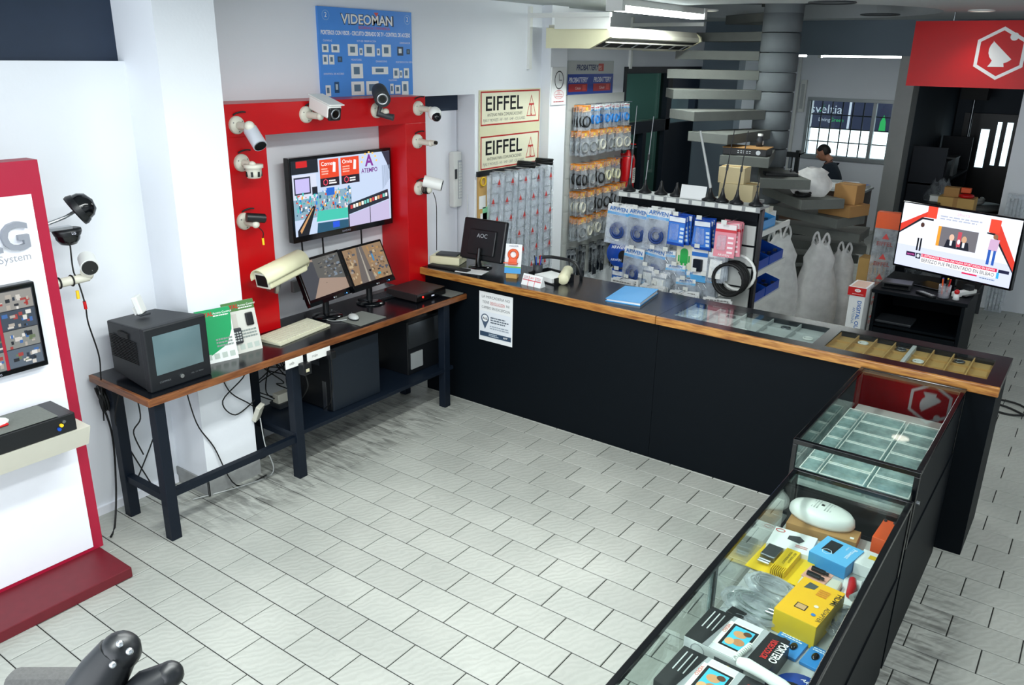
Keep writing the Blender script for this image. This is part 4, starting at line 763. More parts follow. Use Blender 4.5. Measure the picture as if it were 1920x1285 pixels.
# ================================================================== GLASS SHOWCASES
def case(name, label, x0, y0, x1, y1, z1, zs, solid_to):
    t = T(name, label, 'showcase', ((x0 + x1) / 2, (y0 + y1) / 2, 0)); ox, oy = (x0 + x1) / 2, (y0 + y1) / 2
    q = lambda a, b, c, d, e, f: MB(TR(-ox, -oy, 0)).box(a, b, c, d, e, f)
    w_ = .022
    for a in ((x0, y0, z1 - w_, x1, y0 + w_, z1), (x0, y1 - w_, z1 - w_, x1, y1, z1), (x0, y0 + w_, z1 - w_, x0 + w_, y1 - w_, z1), (x1 - w_, y0 + w_, z1 - w_, x1, y1 - w_, z1), (x0, y0, solid_to, x0 + w_, y0 + w_, z1 - w_), (x1 - w_, y0, solid_to, x1, y0 + w_, z1 - w_), (x0, y1 - w_, solid_to, x0 + w_, y1, z1 - w_), (x1 - w_, y1 - w_, solid_to, x1, y1, z1 - w_)): q(*a).build('frame_bar', 'gloss_black', t, bevel=.003)
    q(x0, y0, 0, x1, y1, solid_to).build('cabinet', 'black_laminate', t); q(x0 + w_, y0 + w_, zs - .012, x1 - w_, y1 - w_, zs).build('shelf', 'light_grey', t)
    q(x0 + w_, y0 + w_, z1 - .009, x1 - w_, y1 - w_, z1 - .003).build('top_glass', 'showcase_glass', t)
    q(x0 + .006, y0 + w_, solid_to, x0 + .012, y1 - w_, z1 - w_).build('side_glass', 'showcase_glass', t); q(x0 + w_, y0 + .006, solid_to, x1 - w_, y0 + .012, z1 - w_).build('end_glass', 'showcase_glass', t)
    rd = q(x1 - .02, y0 + w_, solid_to, x1 - .006, y1 - w_, z1 - w_).build('rear_door', 'black_laminate', t); MB(TR(-ox, -oy, 0)).cyl((x1 - .006, y0 + .09, .78), (x1 + .006, y0 + .09, .78), .009).build('lock', 'silver', rd)
    return t
t = case('glass_showcase', 'taller glass showcase of plastic boxes standing against the counter', 2.09, -.03, 2.60, 1.085, .955, .75, .60)
t = case('glass_showcase', 'low foreground glass showcase full of electronics packages', 2.125, -2.35, 2.60, -.075, .85, .625, .50)
MB(TR(-2.3625, 1.2125, 0)).box(2.125, -.96, .50, 2.145, -.94, .828).build('frame_bar', 'gloss_black', t); MB(TR(-2.3625, 1.2125, 0)).box(2.131, -.975, .50, 2.137, -.925, .845).build('glass_joint', 'clear_box', t)
def mk_box(L, W, H):
    t = T('plastic_box', 'x', 'box', (0, 0, 0)); MB().box(-L / 2, -W / 2, 0, L / 2, W / 2, H * .8).build('tray', 'clear_box', t, bevel=.003); MB().box(-L / 2 - .002, -W / 2 - .002, H * .8, L / 2 + .002, W / 2 + .002, H).build('lid', 'clear_box', t, bevel=.003)
    s = MB(); r = random.Random(int(L * 1000)); MB().box(-L / 2, -W / 2, H, L / 2, -W / 2 + .004, H + .003).box(-L / 2, W / 2 - .004, H, L / 2, W / 2, H + .003).box(-L / 2, -W / 2 + .004, H, -L / 2 + .004, W / 2 - .004, H + .003).box(L / 2 - .004, -W / 2 + .004, H, L / 2, W / 2 - .004, H + .003).build('rim', 'white_plastic', t)
    for i in range(9): x = r.uniform(-L * .4, L * .4); y = r.uniform(-W * .35, W * .35); s.box(x - .006, y - .004, .003, x + .006, y + .004, .011)
    o = s.build('contents', 'steel', t); o['kind'] = 'stuff'; return t
ORD = ['first', 'second', 'third', 'fourth', 'fifth', 'sixth']
for ci, (xc, L) in enumerate(((2.155, .075), (2.295, .185), (2.485, .165))):
    proto = None
    for i in range(6):
        y = .09 + i * .138; lb = 'clear plastic box in the taller showcase, %s row, %s from its near end' % (['left', 'middle', 'right'][ci], ORD[i])
        if proto is None: proto = mk_box(L, .128, .05); proto.location = (xc, y, .751); tag(proto, lb, 'box', 'plastic boxes in the taller showcase')
        else: dup(proto, (xc, y, .751), None, lb, 'plastic boxes in the taller showcase')
SZ = .626
def pbox(name, label, cat, cx, cy, w_, d_, h_, rz, m_, deco=None, z=SZ, top=None):
    t = T(name, label, cat, (cx, cy, z), radians(rz)); MB().box(-w_ / 2, -d_ / 2, 0, w_ / 2, d_ / 2, h_).build('carton', m_, t, bevel=.002)
    if deco: dc = Decal(.0003); deco(dc, w_ / 2, d_ / 2); dc.build('print', FZ(0, 0, h_), t)
    return t
pbox('cardboard_box', 'brown cardboard box under the white siren in the low showcase', 'box', 2.30, -.17, .28, .10, .04, 3, 'cardboard', lambda d, a, b: d.rect(a - .03, -b + .02, a - .015, -b + .035, '#e8e8e8'))
t = T('siren_housing', 'white oval alarm siren with louvred top in the low showcase', 'siren', (2.275, -.12, SZ + .042), radians(-4))
MB().lathe([(0, 0), (.076, 0), (.08, .012), (.078, .036), (.070, .052), (.048, .063), (.0, .068)], 28).build('shell', 'white_plastic', t).scale = (1.72, .98, 1.0)
for i in range(14):
    if i in (6, 7): continue
    x = -.072 + i * .0111; hw = .036 * sqrt(max(0.05, 1 - (x / .095) ** 2)); z = .068 - .020 * (x / .1) ** 2
    MB().box(x - .0018, -hw, z - .008, x + .0018, hw, z).build('louvre', 'light_grey', t)
MB().box(-.006, -.006, .062, .006, .006, .07).build('indicator', 'rubber', t)
pbox('product_box', 'white box picturing a grey gadget behind the yellow blister', 'box', 2.225, -.335, .17, .15, .03, 4, 'paper', lambda d, a, b: d.poly([(-.02, .0), (.03, -.01), (.045, .02), (.02, .045), (-.02, .03)], '#3a3c40').lines(.02, -.03, .07, 2, .012, '#d08080').ring([(-.06 + .02 * cos(i * .5), .05 + .014 * sin(i * .5)) for i in range(13)], .004, '#d04040'))
t = T('blister_pack', 'yellow blister pack with a heat-sinked splitter in the low showcase', 'blister pack', (2.235, -.49, SZ + .005), radians(-3)); MB().box(-.105, -.10, 0, .105, .10, .003).build('card', 'yellow', t); MB().box(-.08, -.02, .003, -.02, .07, .03).build('splitter', 'steel', t, bevel=.003)
MB().box(-.01, -.06, .003, .045, .08, .032).build('label_block', 'yellow', t)
for i in range(8): MB().box(-.01 + i * .0072, -.095, .003, -.006 + i * .0072, -.06, .03).build('fin', 'yellow', t)
for y in (-.035, -.05): MB().cyl((-.075, y, .015), (-.03, y, .015), .006, n=8).build('connector', 'silver', t)
dc = Decal(); dc.text('YOUR PRODUCT', .012, .06, .009, '#332', rot=-pi / 2).text('BEST QUALITY', .028, .06, .009, '#332', rot=-pi / 2); dc.build('print', FZ(0, 0, .0322), t)
pbox('product_box', 'light blue box picturing a black stick player in the low showcase', 'box', 2.40, -.345, .15, .16, .055, -10, 'sky_plastic', lambda d, a, b: d.rect(-a, -b, a, b, '#62b4e6').rect(-.05, -.03, .0, .06, '#10141a').ring([(-.025 + .02 * cos(i), -.03 + .02 * sin(i)) for i in range(7)], .003, '#d0e8f8').text('Prowest', .04, .06, .018, '#f4f8ff', rot=-pi / 2).text('Smart', .02, .06, .009, '#e8f4ff', rot=-pi / 2))
t = pbox('battery_pack', 'orange battery block with two terminals in the low showcase', 'battery', 2.525, -.125, .055, .17, .09, -2, 'orange'); 
for x in (-.018, .018): MB().cyl((x, .07, .09), (x, .07, .098), .006, n=8).build('terminal', 'dark_grey', t)
pbox('product_box', 'small white box with a yellow sticker in the low showcase', 'box', 2.525, -.315, .095, .12, .05, -4, 'paper', lambda d, a, b: d.rect(-.015, -.0, .02, .03, '#e8c020'))
t = T('blister_pack', 'blister pack of black adapter plugs on a beige case in the low showcase', 'blister pack', (2.38, -.52, SZ + .03), radians(-8)); MB().box(-.045, -.04, 0, .045, .045, .003).build('card', mat('pinkcard', '#d8a090', .6), t)
for y in (-.02, .02): MB().cyl((-.03, y, .012), (.02, y, .012), .010, n=10).cyl((.02, y, .012), (.035, y, .012), .006, n=8).build('plug', 'gloss_black', t)
tag(MB(TR(2.40, -.55, SZ)).box(-.07, -.05, 0, .07, .06, .029).build('beige_case', 'ivory', bevel=.012, seg=3), 'rounded beige plastic case under the adapter blister', 'case')
t = T('crimping_tool', 'red and grey stapler-like crimping tool on a white card', 'tool', (2.52, -.50, SZ), radians(8)); MB().box(-.05, -.09, 0, .04, .09, .003).build('card', 'paper', t); MB().tube([(-.02, .06, .018), (-.015, .0, .018), (-.02, -.05, .018)], [.014, .018, .012], 8).build('grip', 'red_lacquer', t); MB().tube([(.02, .06, .018), (.025, .0, .018), (-.01, -.06, .018)], [.008, .012, .012], 8).build('jaw', 'grey_plastic', t)
def cablebag(label, cx, cy, rz, rx, col, n=4, z=SZ, sy=.5, extra=None):
    t = T('cable_bag', label, 'cable bag', (cx, cy, z), radians(rz)); s = MB(); r = random.Random(int(cx * 1000 + cy * 77))
    for i in range(n): s.coil((r.uniform(-.01, .01), r.uniform(-.01, .01), .015 + .006 * i), rx * r.uniform(.6, .85), .0035, (0, 0, 1), 2, .004, jit=.15)
    o = s.build('cable', col, t); o.scale = (1, sy, 1)
    b = MB().ball((0, 0, .022), rx * 1.12, rx * 1.12 * sy + .012, .026, 18, 9); r2 = random.Random(3); b.v = [(x + r2.uniform(-.004, .004), y + r2.uniform(-.004, .004), max(.0, zz + r2.uniform(-.004, .004))) for x, y, zz in b.v]; b.build('bag', 'bag', t)
    if extra: extra(t)
    return t
cablebag('clear bag of grey cable under the yellow blister pack', 2.27, -.685, -12, .105, 'grey_plastic', 5)
cablebag('clear bag of grey-green video cable beside the yellow carton', 2.25, -.83, -14, .115, mat('cablegg', '#5d6b66', .5), 5, sy=.55, extra=lambda t: MB().cyl((.06, -.02, .045), (.10, -.01, .045), .006, n=8).cyl((.06, 0, .045), (.10, .01, .045), .006, n=8).build('plug', 'silver', t))
cablebag('clear bag holding a black power adapter in the low showcase', 2.255, -.945, -10, .09, 'rubber', 3, sy=.35, extra=lambda t: MB().box(-.06, -.02, .01, .0, .025, .05).build('adapter', 'black_plastic', t, bevel=.004))
cablebag('clear bag of black cable at the rear door of the low showcase', 2.53, -.72, 80, .085, 'rubber', 4, sy=.5)
pbox('product_box', 'yellow carton of an HDMI adapter in the low showcase', 'box', 2.425, -.775, .15, .25, .09, -6, 'yellow', lambda d, a, b: d.rect(-a, -b, a, b, '#eab420').poly([(-.05, .06), (-.015, .07), (-.01, .10), (-.045, .105)], '#4a5250').rect(-.03, -.07, .01, -.035, '#3a2c20').rect(-.026, -.066, .006, -.039, '#c8a070').text('HDMI', .058, .10, .022, '#3a3420', rot=-pi / 2, bold=.02).text('ADAPTER', .058, .0, .016, '#5a5030', rot=-pi / 2).ell(.03, -.02, .008, .008, '#e8e0d0').ell(.04, -.07, .008, .008, '#3a78c0').lines(.0, .08, .04, 4, .012, '#d08030'))
for i, (x, y, lb) in enumerate(((2.415, -.945, 'left'), (2.525, -.955, 'right'))):
    t = T('blister_pack', 'blue pack of black earphones, %s of the two beside the yellow carton' % lb, 'blister pack', (x, y, SZ), radians(-6)); MB().box(-.05, -.055, 0, .05, .055, .012).build('card', mat('packblue', '#2d86cf', .4), t, bevel=.002)
    for k in (-.018, .018): MB().ball((k, .0, .014), .012, .02, .008).build('earpiece', 'gloss_black', t)
    dc = Decal(); dc.lines(-.04, .04, .04, 2, .01, '#e0f0ff', i); dc.build('print', FZ(0, 0, .0122), t)
def portero(d, a, b):
    d.rect(-a, -b, a, b, '#1a1b1e').poly([(-a * .55, -b), (a * .45, -b), (a * .5, b), (-a * .4, b)], '#a8aaae').poly([(-a * .4, -b), (a * .3, -b), (a * .35, b), (-a * .3, b)], '#d6d7da')
    for i in range(3): d.rect(-a + .02 + i * .018, -.02, -a + .024 + i * .018, b - .02, '#c8cacc')
    d.rect(-.055, -b + .03, .05, b - .03, '#e8e8e0').rect(-.04, -b + .036, .048, b - .036, '#121316').rect(-.03, -b + .045, .038, b - .045, '#48b8d8').ell(.0, .02, .022, .018, '#c89468').ell(.012, -.02, .02, .018, '#b88058').ell(-.015, -.03, .015, .018, '#d8a878').ell(.02, .035, .014, .012, '#5a3a28')
    d.text('PORTERO', a - .02, b - .03, .026, '#f2f2f2', rot=-pi / 2, bold=.02, maxw=.11).text('VIDEOCOLOR', a - .048, b - .03, .02, '#d83030', rot=-pi / 2, bold=.02, maxw=.11).text('VIDEO', -a + .085, .05, .012, '#d84040', rot=-pi / 2)
t = pbox('product_box', 'black and silver video doorbell box, the farther of two', 'box', 2.29, -1.10, .28, .20, .075, -3, 'black_plastic', portero)
MB().box(-.14, -.102, 0, .14, -.1005, .075).build('front_face', 'paper', t); dc = Decal(); dc.rect(-.14, 0, .14, .02, '#17181b').ring([(-.09 + .025 * cos(i * .5), .045 + .025 * sin(i * .5)) for i in range(13)], .003, '#a0a2a6').rect(-.03, .025, .07, .055, '#55585c').ell(.02, .04, .005, .005, '#d0b020').text('PORTERO', -.12, .005, .01, '#ddd'); dc.build('front_print', FY(0, -.103, 0), t)
pbox('product_box', 'black and silver video doorbell box, the nearer of two', 'box', 2.30, -1.345, .28, .20, .075, -3, 'black_plastic', portero)
t = T('door_phone_handset', 'white door phone handset lying across the doorbell boxes', 'handset', (2.43, -1.24, SZ + .078), radians(-12)); MB().tube([(-.09, 0, .012), (-.06, 0, .02), (.0, 0, .022), (.06, 0, .02), (.1, 0, .012)], [.016, .02, .018, .02, .018], 12).build('handset', 'white_plastic', t); MB().coil((-.11, .05, .01), .008, .003, (0, 1, 0), 10, .009, 10).build('cord', 'white_plastic', t)
t = T('speaker_disc', 'blue round cable package at the rear of the low showcase', 'cable pack', (2.515, -1.15, SZ)); MB().lathe([(0, 0), (.08, 0), (.082, .012), (.08, .02), (0, .021)], 28).build('disc', 'blue_plastic', t); MB().lathe([(.045, .0215), (0, .0225)], 20).build('window', 'rubber', t).location = (-.02, -.02, 0); dc = Decal(); dc.text('ARWEN', .02, .035, .014, '#fff', 'c', shear=.2, rot=-.5); dc.build('print', FZ(0, 0, .0212), t)
for k in range(3): MB().cyl((-.02 + k * .012, -.03, .026), (.0 + k * .012, -.045, .026), .004, n=8).build('plug', 'yellow', t)

# ================================================================== LEFT WALL BEYOND THE COUNTER
t = T('antenna_sign', 'cream board with two antenna brand signs beside the niche', 'sign', (WX, 2.15, 1.57)); MB().box(0, 0, 0, .012, .88, .65).build('board', 'cream_plastic', t)
for zb, lb in ((.366, 'upper'), (.005, 'lower')):
    dc = Decal(.0003); w_, h_ = .855, .275
    dc.rect(.012, zb, .012 + w_, zb + h_, '#b32a26').rect(.024, zb + .012, w_, zb + h_ - .012, '#e4e2c8')
    dc.text('EIFFEL', .08, zb + .12, .115, '#111418', 'l', .012, minw=.53).text('ANTENAS PARA COMUNICACIONES', .10, zb + .072, .026, '#55564e', minw=.5).text('FIJAS Y MOVILES - HF - VHF - UHF - CELULARES', .045, zb + .03, .024, '#8a8a80', minw=.60)
    tri = [(.665, zb + .05), (.815, zb + .05), (.74, zb + .235)]
    dc.ring(tri, .014, '#c23a34').rect(.728, zb + .06, .752, zb + .15, '#c23a34').rect(.70, zb + .145, .78, zb + .16, '#c23a34').rect(.735, zb + .07, .745, zb + .14, '#e4e2c8')
    dc.build('sign_print', FX(.012, 0, 0), t)
t = T('note_strip', 'wooden strip with pinned notes beside the antenna sleeves', 'notice board', (WX, 2.13, .70)); MB().box(.0, 0, 0, .014, .12, .85).build('strip', 'tan_card', t)
for y, z, m_ in ((.01, .55, 'paper'), (.03, .40, 'paper'), (.06, .45, 'green_note'), (.01, .18, 'paper')):
    mat('green_note', '#8fd8a8', .7); MB().box(.014, y, z, .016, y + .09, z + .11).build('note', m_, t)
MB().torus((.022, .06, .78), .035, .006, (1, 0, 0)).build('tape_loop', 'yellow', t)
t = T('hanging_rail', 'black rail under the antenna signs', 'rail', (WX, 2.12, 1.555)); MB().box(0, 0, -.03, .02, 1.0, .012).build('rail', 'black_plastic', t)
for i in range(5): MB().cyl((.02, .2 + i * .17, 0), (.16, .2 + i * .17, .005), .004, n=6).build('hook', 'silver', t)
proto = None
for i in range(5):
    x, y = WX + .05 + .022 * i, 2.33 + i * .165; lb = 'clear antenna sleeve with red prints, %s from the niche' % ORD[i]
    if proto is None:
        t = proto = T('antenna_sleeve', lb, 'antenna pack', (x, y, 1.55), 0, 'antenna sleeves on the rail')
        MB().box(-.006, -.085, -1.0, .012, .085, 0).build('sleeve', 'bag', t); MB().cyl((.003, -.06, -.98), (.003, -.06, -.02), .006, n=6).build('boom', 'aluminium', t); MB().cyl((.003, .06, -.98), (.003, .06, -.02), .006, n=6).build('boom', 'aluminium', t)
        for k in range(11): MB().cyl((.003, -.06, -.95 + k * .085), (.003, .06, -.95 + k * .085), .004, n=6).build('element', 'silver', t)
        dc = Decal()
        for k in range(6): z = -.93 + k * .16; u = (-.035, .035)[k % 2]; dc.poly([(u - .022, z + .02), (u + .022, z + .02), (u, z + .07)], '#c8403c').text('EIFFEL', u, z, .014, '#b04a48', 'c')
        dc.build('print', FX(.0125, 0, 0), t)
    else: t = dup(proto, (x, y, 1.55), None, lb)
    t.rotation_euler = (radians(-2 + i * 1.5), radians(2), 0)
for i, y in enumerate((2.62, 2.90)): tag(MB().coil((WX + .16, y, 1.60), .075, .010, (0, .15, 1), 3, .014).build('cable_coil', 'rubber'), 'black cable coil on top of the antenna sleeves, %s of two' % ('left', 'right')[i], 'cable')
t = T('emergency_lamp', 'white emergency lamp with a grid of LEDs on the niche door', 'lamp', (-1.54, 2.04, 1.27)); MB().box(0, -.065, 0, .06, .04, .46).build('housing', 'white_plastic', t, bevel=.012); MB().box(.06, -.015, .07, .064, .03, .39).build('led_panel', 'silver', t)
for i in range(12):
    for j in range(2): MB().box(.064, -.010 + j * .02, .08 + i * .025, .068, .004 + j * .02, .098 + i * .025).build('led', 'white_plastic', t)
MB().box(.06, -.055, .24, .066, -.03, .32).build('switch', 'dark_grey', t)
for i, (y, z0, z1) in enumerate(((2.06, .97, 1.2), (2.05, 1.2, 1.38))): tag(MB(TR(-1.36, y, 0)).box(-.06, .02, z0, -.058, .036, z1).build('hanging_note', 'paper'), 'white note taped in the niche edge, %s one' % ('lower', 'upper')[i], 'paper')
t = T('clock_poster', 'white poster with an oval clock and red print on the pillar', 'clock', (-1.26, 3.06, 2.075)); MB().box(0, 0, 0, .012, .235, .325).build('board', 'paper', t)
dc = Decal(); dc.ring([(.118 + .075 * cos(i * pi / 12), .215 + .08 * sin(i * pi / 12)) for i in range(24)], .01, '#3a3f40').rect(.115, .212, .121, .27, '#222').rect(.118, .21, .165, .216, '#222').ring([(.118 + .08 * cos(i * pi / 10), .09 + .04 * sin(i * pi / 10)) for i in range(20)], .005, '#d07078').text('QSL', .09, .10, .02, '#d07078').lines(.06, .085, .18, 2, .018, '#d8a0a4').lines(.03, .025, .21, 1, .014, '#c05a60'); dc.build('face', FX(.012, 0, 0), t)
t = T('battery_sign', 'grey and blue battery brand sign above the wall rack', 'sign', (WX, 3.47, 2.145)); MB().box(0, 0, 0, .015, .86, .31).build('board', 'light_grey', t)
dc = Decal(.0003); dc.rect(0, 0, .86, .19, '#1b3f9c').text('PROBATTERY', .15, .225, .05, '#1c2c5c', 'l', .03, shear=.25, maxw=.4).rect(.56, .215, .66, .285, '#b8382c').text('FS', .57, .225, .04, '#f0e0d8')
for x in (.02, .47): dc.text('PROBATTERY', x, .115, .045, '#e8ecf4', 'l', .02, shear=.25, maxw=.34).rect(x, .03, x + .34, .10, '#b22a30').text('Celular', x + .12, .05, .025, '#f4e8e8').rect(x + .25, .04, x + .31, .09, '#d85048')
dc.build('print', FX(.015, 0, 0), t)
# ---- hanging packages
PK = {}
def pack(kind, loc, rz, label, group):
    if kind in PK: return dup(PK[kind], loc, rz, label, group)
    t = T('hanging_pack', label, 'package', loc, rz, group); PK[kind] = t
    def bag(w_, h_, d_=.02):
        s = MB(); r = random.Random(len(PK)); n, k = 5, 6; vs = []
        for sd in (1, -1):
            for j in range(k + 1):
                for i in range(n + 1):
                    u, v_ = i / n, j / k; e = sin(pi * u) * sin(pi * min(1, v_ * 1.15)) ; vs.append((sd * (.001 + d_ / 2 * max(e, 0) * r.uniform(.7, 1.2)), (u - .5) * w_, -v_ * h_))
        fs = []; m_ = (n + 1) * (k + 1)
        for j in range(k):
            for i in range(n):
                a = j * (n + 1) + i; fs.append((a, a + n + 1, a + n + 2, a + 1)); fs.append((m_ + a, m_ + a + 1, m_ + a + n + 2, m_ + a + n + 1))
        s.add(vs, fs, None, True); s.build('bag', 'bag', t)
    def card(w_, z0, z1, m_, dec=None, th=.003):
        MB().box(-th / 2, -w_ / 2, z0, th / 2, w_ / 2, z1).build('header_card', m_, t)
        if dec: dc = Decal(); dec(dc); dc.build('print', FX(th / 2 + .003, 0, 0), t)
    if kind in ('grey', 'white', 'black', 'cream'):
        bag(.13, .23); card(.11, -.055, .005, mat('orange_card', '#e08a1c', .5), lambda d: d.ell(0, -.025, .018, .018, '#f4d060').rect(-.05, -.05, .05, -.044, '#f8e8c0'))
        m_ = {'grey': 'grey_plastic', 'white': 'ivory', 'black': 'rubber', 'cream': 'cream_plastic'}[kind]
        MB().coil((0, 0, -.145), .047, .0075, (1, 0, 0), 3, .007, 14, 5).build('cable_coil', m_, t)
    elif kind == 'bluebag':
        bag(.11, .22); card(.10, -.05, 0, 'paper', lambda d: d.rect(-.05, -.048, .05, -.036, '#4aa0dc').lines(-.04, -.02, .04, 1, .014, '#c04048'))
        MB().coil((0, 0, -.13), .035, .008, (1, 0, 0), 3, .007, 14, 5).build('cable_coil', mat('bright_blue_cable', '#1d86d8', .4), t)
    elif kind == 'dark':
        bag(.10, .36, .03); card(.09, -.04, 0, 'dark_grey'); MB().box(-.008, -.035, -.33, .008, .035, -.06).build('part', 'navy_paint', t, bevel=.004)
    elif kind == 'arwen':
        bag(.19, .30, .035); card(.18, -.07, .01, 'paper', lambda d: d.rect(-.09, -.066, .09, -.045, '#58a8e0').text('ARWEN', 0, -.035, .03, '#2f70b8', 'c', .02))
        MB().coil((0, .005, -.19), .055, .010, (1, 0, 0), 2, .008, 16, 5).coil((0, .005, -.19), .036, .010, (1, 0, 0), 2, .008, 16, 5).build('cable_coil', mat('navy_cable', '#22407e', .4), t)
    elif kind == 'parts':
        bag(.16, .24, .04); card(.15, -.05, 0, 'paper', lambda d: d.rect(-.075, -.046, .075, -.03, '#70b4e0').text('ARWEN', 0, -.024, .02, '#3a78b8', 'c', .02))
        s = MB(); r = random.Random(5)
        for i in range(10): a = (r.uniform(-.008, .008), r.uniform(-.05, .05), r.uniform(-.21, -.08)); s.cyl(a, (a[0], a[1] + r.uniform(-.03, .03), a[2] + .03), .006, n=6)
        o = s.build('connectors', 'silver', t); o['kind'] = 'stuff'
    elif kind == 'bluecard':
        card(.14, -.22, 0, 'blue_plastic', lambda d: d.rect(-.065, -.20, .065, -.05, '#3f7ed8').rects([(.03, -.19 + k * .03, .06, -.172 + k * .03) for k in range(4)], '#d8e8f8').rect(-.065, -.045, .065, -.01, '#e8f0f8')); MB().box(.002, -.05, -.18, .02, .02, -.06).build('blister', 'bag', t, bevel=.008)
    elif kind == 'redcard':
        card(.15, -.24, 0, mat('pink_card', '#e08a98', .5), lambda d: d.rect(-.07, -.04, .07, -.005, '#e8e0e0').rect(-.075, -.06, .075, -.042, '#c81c2c').rects([(.02, -.21 + k * .035, .06, -.195 + k * .035) for k in range(4)], '#f8e4e8').text('ARWEN', 0, -.232, .016, '#fff', 'c')); MB().box(.002, -.055, -.19, .022, .01, -.08).build('blister', 'bag', t, bevel=.008)
    elif kind == 'plate':
        bag(.13, .22, .03); card(.12, -.035, 0, 'paper'); MB().box(-.006, -.045, -.19, .008, .045, -.05).build('wall_plate', 'white_plastic', t, bevel=.004); MB().cyl((.008, 0, -.12), (.011, 0, -.12), .008, n=10).build('socket', 'steel', t)
    elif kind == 'green':
        card(.12, -.26, 0, mat('cream_card', '#e2e0c8', .6), lambda d: d.rect(-.03, -.17, .03, -.09, '#1fa84a').ell(0, -.085, .03, .03, '#1fa84a').rect(-.045, -.16, -.034, -.11, '#1fa84a').rect(.034, -.16, .045, -.11, '#1fa84a').rect(-.022, -.2, -.006, -.17, '#1fa84a').rect(.006, -.2, .022, -.17, '#1fa84a').rect(-.06, -.26, .06, -.225, '#30a0e0'))
    elif kind == 'adapter':
        card(.13, -.25, 0, 'paper', lambda d: d.rect(-.065, -.06, .065, -.03, '#2f74c8').rect(-.065, -.25, .065, -.2, '#58a8e0')); MB().box(.002, -.04, -.17, .03, .03, -.08).build('adapter', 'navy_paint', t, bevel=.005)
    elif kind == 'disc':
        MB().lathe([(0, -.008), (.10, -.008), (.105, 0), (.10, .008), (0, .008)], 26, (0, 0, -.11), (1, 0, 0)).build('disc', 'blue_plastic', t); MB().lathe([(.05, .0085), (0, .0095)], 20, (0, .05, -.12), (1, 0, 0)).build('window', 'rubber', t); dc = Decal(); dc.text('ARWEN', 0, -.06, .025, '#fff', 'c', .02).text('ARWEN', -.02, -.16, .02, '#e8f0ff', 'c'); dc.build('print', FX(.0085, 0, 0), t)
    elif kind == 'flat':
        card(.20, -.10, 0, 'paper', lambda d: d.rect(-.1, -.1, .1, -.075, '#e8a02c').rect(-.1, -.06, -.02, -.04, '#d83a30').lines(-.08, -.02, .09, 2, .018, '#8a8a8a'), .012)
    return t
t = T('slatted_rack', 'grey slatted wall rack hung with cable packs', 'display rack', (WX, 3.47, .35)); MB().box(0, 0, 0, .02, 1.1, 1.79).build('panel', 'slat_grey', t)
for i in range(11): MB().box(.02, 0, .06 + i * .16, .024, 1.1, .20 + i * .16).build('slat', 'slat_grey', t)
RW = [(2.05, ['black', 'bluebag', 'bluebag', 'bluebag', 'bluebag'], 4, 'top row, '), (1.815, ['grey', 'grey', 'white', 'grey', 'white', 'white'], 4, 'second row, '), (1.50, ['black', 'grey', 'black', 'cream', 'cream', 'disc'], 4, 'third row, '), (1.235, ['white', 'grey', 'black', 'black', 'black', 'grey'], 4, 'fourth row, '), (.985, ['grey', 'white', 'white', 'grey', 'white', 'white'], 4, 'fifth row, '), (.66, ['dark', 'dark', 'dark', 'dark', 'dark'], 2, 'bottom row, ')]
NM = {'grey': 'grey cable pack with orange header', 'white': 'white cable pack with orange header', 'black': 'black cable pack with orange header', 'cream': 'cream cable pack with orange header', 'bluebag': 'bright blue cable pack', 'dark': 'long dark tool pack', 'disc': 'round blue cable pack'}
rack = t
for z, ks, n, rl in RW:
    for i, k in enumerate(ks):
        y = 3.55 + i * (1.0 / len(ks)) + .05; o = MB().cyl((.02, y - 3.47, z - .35 + .008), (.05 + .04 * n, y - 3.47, z - .35 + .018), .0035, n=6).build('peg', 'silver', rack)
        for q in range(n if k != 'disc' else 1):
            pack(k, (WX + .045 + q * .036, y + RN.uniform(-.012, .012), z + RN.uniform(-.008, .004)), radians(RN.uniform(-14, 10)), '%s, wall rack %speg %s, %s' % (NM[k], rl, ['one', 'two', 'three', 'four', 'five', 'six'][i], ['innermost pack', 'second pack out', 'third pack out', 'outermost pack'][q] if n == 4 else ['inner pack', 'outer pack'][q]), 'packs on the wall rack')
t = T('fire_extinguisher', 'red fire extinguisher hung past the wall rack', 'fire extinguisher', (-1.27, 4.62, 1.10)); MB().lathe([(0, 0), (.07, 0), (.075, .015), (.075, .36), (.06, .41), (.025, .44), (.022, .46)], 22).build('cylinder', 'red_lacquer', t); MB().cyl((0, 0, .46), (0, 0, .49), .02).box(-.015, -.01, .49, .09, .01, .505).build('valve', 'dark_grey', t); MB().box(.0, -.008, .52, .08, .008, .53).build('lever', 'red_lacquer', t); MB().tube(spline([(.02, 0, .47), (.07, -.05, .42), (.08, -.07, .3), (.06, -.07, .12)]), .009, 8).build('hose', 'rubber', t); dc = Decal(); dc.rect(-.03, .12, .03, .28, '#e8e4dc').lines(-.025, .25, .025, 6, .02, '#555'); dc.build('label_plate', FX(.0755, 0, 0), t); MB().box(-.09, -.03, .3, -.07, .03, .42).build('bracket', 'red_lacquer', t)
